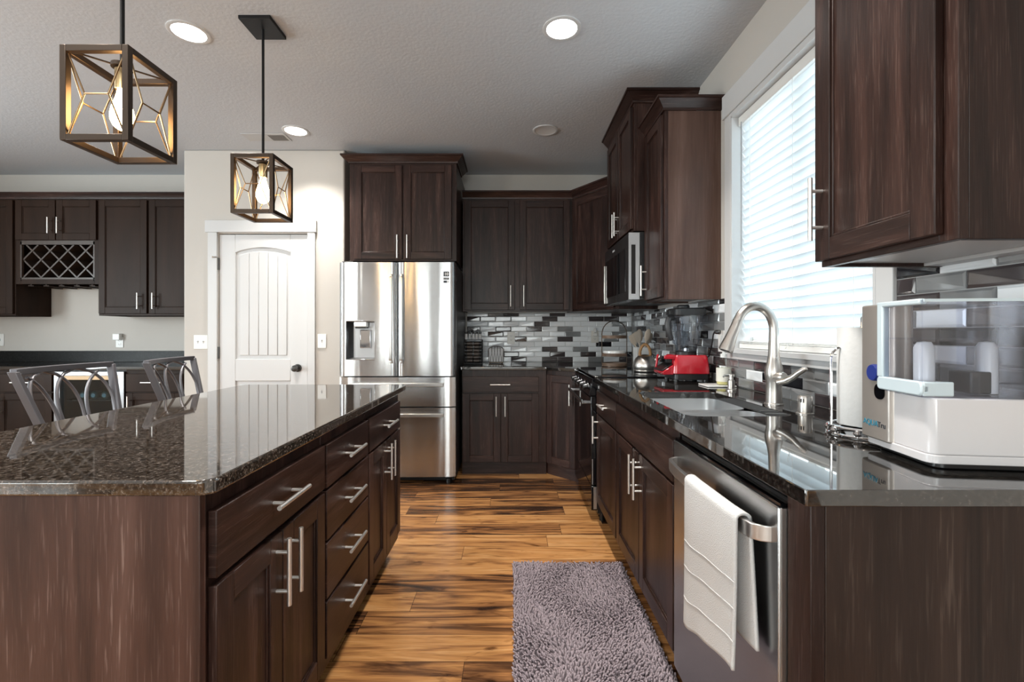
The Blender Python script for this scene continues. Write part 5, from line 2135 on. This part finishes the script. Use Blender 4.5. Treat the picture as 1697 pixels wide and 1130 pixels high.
# ------------------------------------------------------------------ pendants and ceiling fittings
def pendant(label, x, y):
    t = thing('pendant_lamp', label, 'pendant lamp', (x, y, CEIL), 'pendants over the island')
    z1, z0, h = 2.064, 1.776, .1035
    b = .0095
    mb = MB()
    for sx in (-1, 1):
        for sy in (-1, 1):
            mb.box(x + sx * (h - b) - b, x + sx * (h - b) + b, y + sy * (h - b) - b, y + sy * (h - b) + b, z0, z1)
    for z in (z0, z1 - 2 * b):
        for s in (-1, 1):
            mb.box(x - h + 2 * b, x + h - 2 * b, y + s * (h - b) - b, y + s * (h - b) + b, z, z + 2 * b)
            mb.box(x + s * (h - b) - b, x + s * (h - b) + b, y - h + 2 * b, y + h - 2 * b, z, z + 2 * b)
    mb.build('cage_frame', bronze, t, bevel=.0015)
    zc = (z0 + z1) / 2
    i_ = h - 2 * b + .002
    q = h - b
    for axis in 'xy':
        for s in (-1, 1):
            def P(u, v):
                return (x + u, y + s * q, v) if axis == 'x' else (x + s * q, y + u, v)
            mb = MB()
            A, B = (-.036, zc), (.036, zc)
            zt, zb_ = z1 - 2 * b, z0 + 2 * b
            for p0, p1 in (((-i_, zt), A), (A, (-i_, zb_)), ((i_, zt), B), (B, (i_, zb_)), (A, B)):
                mb.cyl(P(*p0), P(*p1), .0026, 8)
            mb.build('cage_wire', brass_wire, t)
    mb = MB()
    for s in (-1, 1):
        mb.cyl((x - s * i_, y - i_, z1 - b), (x - .02 * s, y - .02, z1 - b), .003, 8)
        mb.cyl((x + s * i_, y + i_, z1 - b), (x + .02 * s, y + .02, z1 - b), .003, 8)
    mb.cyl((x, y, z1 - b - .006), (x, y, z1 - b + .006), .030, 16)
    mb.build('top_spider', bronze, t)
    mb = MB()
    mb.cyl((x, y, z1 - b + .006), (x, y, CEIL - .018), .0065, 12)
    mb.build('rod', black_metal, t)
    mb = MB()
    mb.box(x - .078, x + .078, y - .083, y + .083, CEIL - .018, CEIL - .0005)
    mb.build('canopy', black_metal, t, bevel=.002)
    mb = MB()
    mb.lathe([(.019, z1 - .085), (.020, z1 - .083), (.020, z1 - .020), (.012, z1 - .016)], (x, y, 0), 20)
    mb.build('socket', brass, t)
    zt = z1 - .085
    mb = MB()
    mb.lathe([(0, zt - .130), (.012, zt - .128), (.024, zt - .118), (.0315, zt - .100), (.033, zt - .085), (.029, zt - .062), (.021, zt - .036), (.015, zt - .014), (.0135, zt)], (x, y, 0), 24, caps=False)
    mb.build('bulb', bulb_glow, t)
    return t


pendant('square bronze cage pendant with glowing bulb, nearer and larger of the two', -1.255, 1.50)
pendant('square bronze cage pendant with glowing bulb in front of the pantry door', -1.252, 2.345)


def can_light(label, x, y, lit=True):
    t = thing('recessed_light', label, 'recessed light', (x, y, CEIL), 'recessed ceiling lights')
    mb = MB()
    mb.lathe([(.098, CEIL - .0005), (.098, CEIL - .004), (.092, CEIL - .0065), (.078, CEIL - .0045), (.076, CEIL - .0005)], (x, y, 0), 40, caps=False)
    mb.build('trim_ring', white_paint, t)
    mb = MB()
    if lit:
        mb.lathe([(0, CEIL - .006), (.05, CEIL - .0058), (.078, CEIL - .0035), (.078, CEIL - .001)], (x, y, 0), 36, caps=False)
        mb.build('lens', lit_lens, t)
        l = bpy.data.lights.new('can_lamp', 'AREA')
        l.shape = 'DISK'
        l.size = .15
        l.energy = 9
        l.spread = R(105)
        l.color = (1.0, .95, .88)
        o = bpy.data.objects.new('can_lamp', l)
        COL.objects.link(o)
        o.parent = t
        o.location = (0, 0, -.012)
    else:
        mb.lathe([(0, CEIL - .0008), (.05, CEIL - .0008), (.077, CEIL - .004)], (x, y, 0), 36, caps=False)
        mb.build('lens', lens_off, t)
    return t


can_light('lit recessed ceiling light between the two pendants', -1.660, 2.394)
can_light('lit recessed ceiling light nearest the window wall', .258, 2.365)
can_light('lit recessed ceiling light in front of the pantry wall', -1.650, 3.560)
can_light('added unseen ceiling light above the near end of the counter', .258, 1.10)  # fixture added out of view to light the floor
can_light('added unseen ceiling light above the near end of the island', -1.660, 1.10)  # second added fixture, also out of view, brightening the floor
can_light('unlit recessed ceiling light in front of the tall oak cabinet', .263, 3.550, False)
t = thing('ceiling_vent', 'white ceiling register with small grille near the pantry wall', 'vent', (-1.92, 3.70, CEIL))
mb = MB()
mb.box(-2.10, -1.76, 3.60, 3.74, CEIL - .006, CEIL - .0005)
mb.build('plate', plain('register_grey', (.5, .505, .51), .5), t, bevel=.002)
mb = MB()
for k in range(9):
    mb.box(-1.90 + k * .014, -1.893 + k * .014, 3.625, 3.725, CEIL - .0075, CEIL - .006)
mb.build('grille', plain('grille_dark', (.06, .06, .06), .6), t)

# ------------------------------------------------------------------ shag rug
RX0, RX1, RYa, RYb = .012, .566, 1.42, 2.385
rug = tag(MB().prism(rrect(RX0, RX1, RYa, RYb, .02), .0005, .010).build('rug', rug_base_mat),
          'mauve grey shag rug on the floor in front of the sink cabinets', 'rug')


def rug_pile():
    rs = np.random.RandomState(4)
    step = .0094
    xs = np.arange(RX0 + .003, RX1 - .002, step)
    ysr = np.arange(RYa + .003, RYb - .002, step)
    gx, gy = np.meshgrid(xs, ysr)
    gx, gy = gx.ravel(), gy.ravel()
    n = len(gx)
    gx = gx + rs.uniform(-.004, .004, n)
    gy = gy + rs.uniform(-.004, .004, n)
    Lh = rs.uniform(.013, .020, n)
    # lean varies smoothly in swirls plus jitter
    ang = 2.2 * np.sin(gx * 9 + 1.3) + 2.0 * np.cos(gy * 7.3) + rs.normal(0, .9, n)
    lean = .003 + .008 * rs.rand(n)
    dx, dy = np.cos(ang) * lean, np.sin(ang) * lean
    rr = rs.uniform(.0033, .0044, n)
    K = 6
    rings = ((0.0, 0.0, .85), (.55, .35, 1.0), (.92, .85, .9), (1.0, 1.0, .35))
    V = np.zeros((n, len(rings) * K, 3))
    for i, (hz, hl, rf) in enumerate(rings):
        for j in range(K):
            a = 2 * math.pi * j / K
            V[:, i * K + j, 0] = gx + dx * hl + rr * rf * math.cos(a)
            V[:, i * K + j, 1] = gy + dy * hl + rr * rf * math.sin(a)
            V[:, i * K + j, 2] = .008 + Lh * hz
    f = []
    for i in range(len(rings) - 1):
        for j in range(K):
            j2 = (j + 1) % K
            f.append((i * K + j, i * K + j2, (i + 1) * K + j2, (i + 1) * K + j))
    f = np.array(f)
    nv = len(rings) * K
    quads = (f[None, :, :] + (np.arange(n) * nv)[:, None, None]).reshape(-1, 4)
    caps = (np.array([(len(rings) - 1) * K + j for j in range(K)])[None, :] + (np.arange(n) * nv)[:, None])
    me = bpy.data.meshes.new('pile')
    me.vertices.add(n * nv)
    me.vertices.foreach_set('co', V.reshape(-1))
    nl = quads.size + caps.size
    me.loops.add(nl)
    me.loops.foreach_set('vertex_index', np.concatenate([quads.ravel(), caps.ravel()]).astype(np.int32))
    npoly = len(quads) + len(caps)
    me.polygons.add(npoly)
    starts = np.concatenate([np.arange(len(quads)) * 4, quads.size + np.arange(len(caps)) * K]).astype(np.int32)
    me.polygons.foreach_set('loop_start', starts)
    me.polygons.foreach_set('use_smooth', [True] * npoly)
    me.update(calc_edges=True)
    me.validate()
    me.materials.append(rug_mat)
    o = bpy.data.objects.new('pile', me)
    COL.objects.link(o)
    o.parent = rug
    o['kind'] = 'stuff'


rug_pile()

for o in bpy.data.objects:
    if '_o' in o:
        del o['_o']
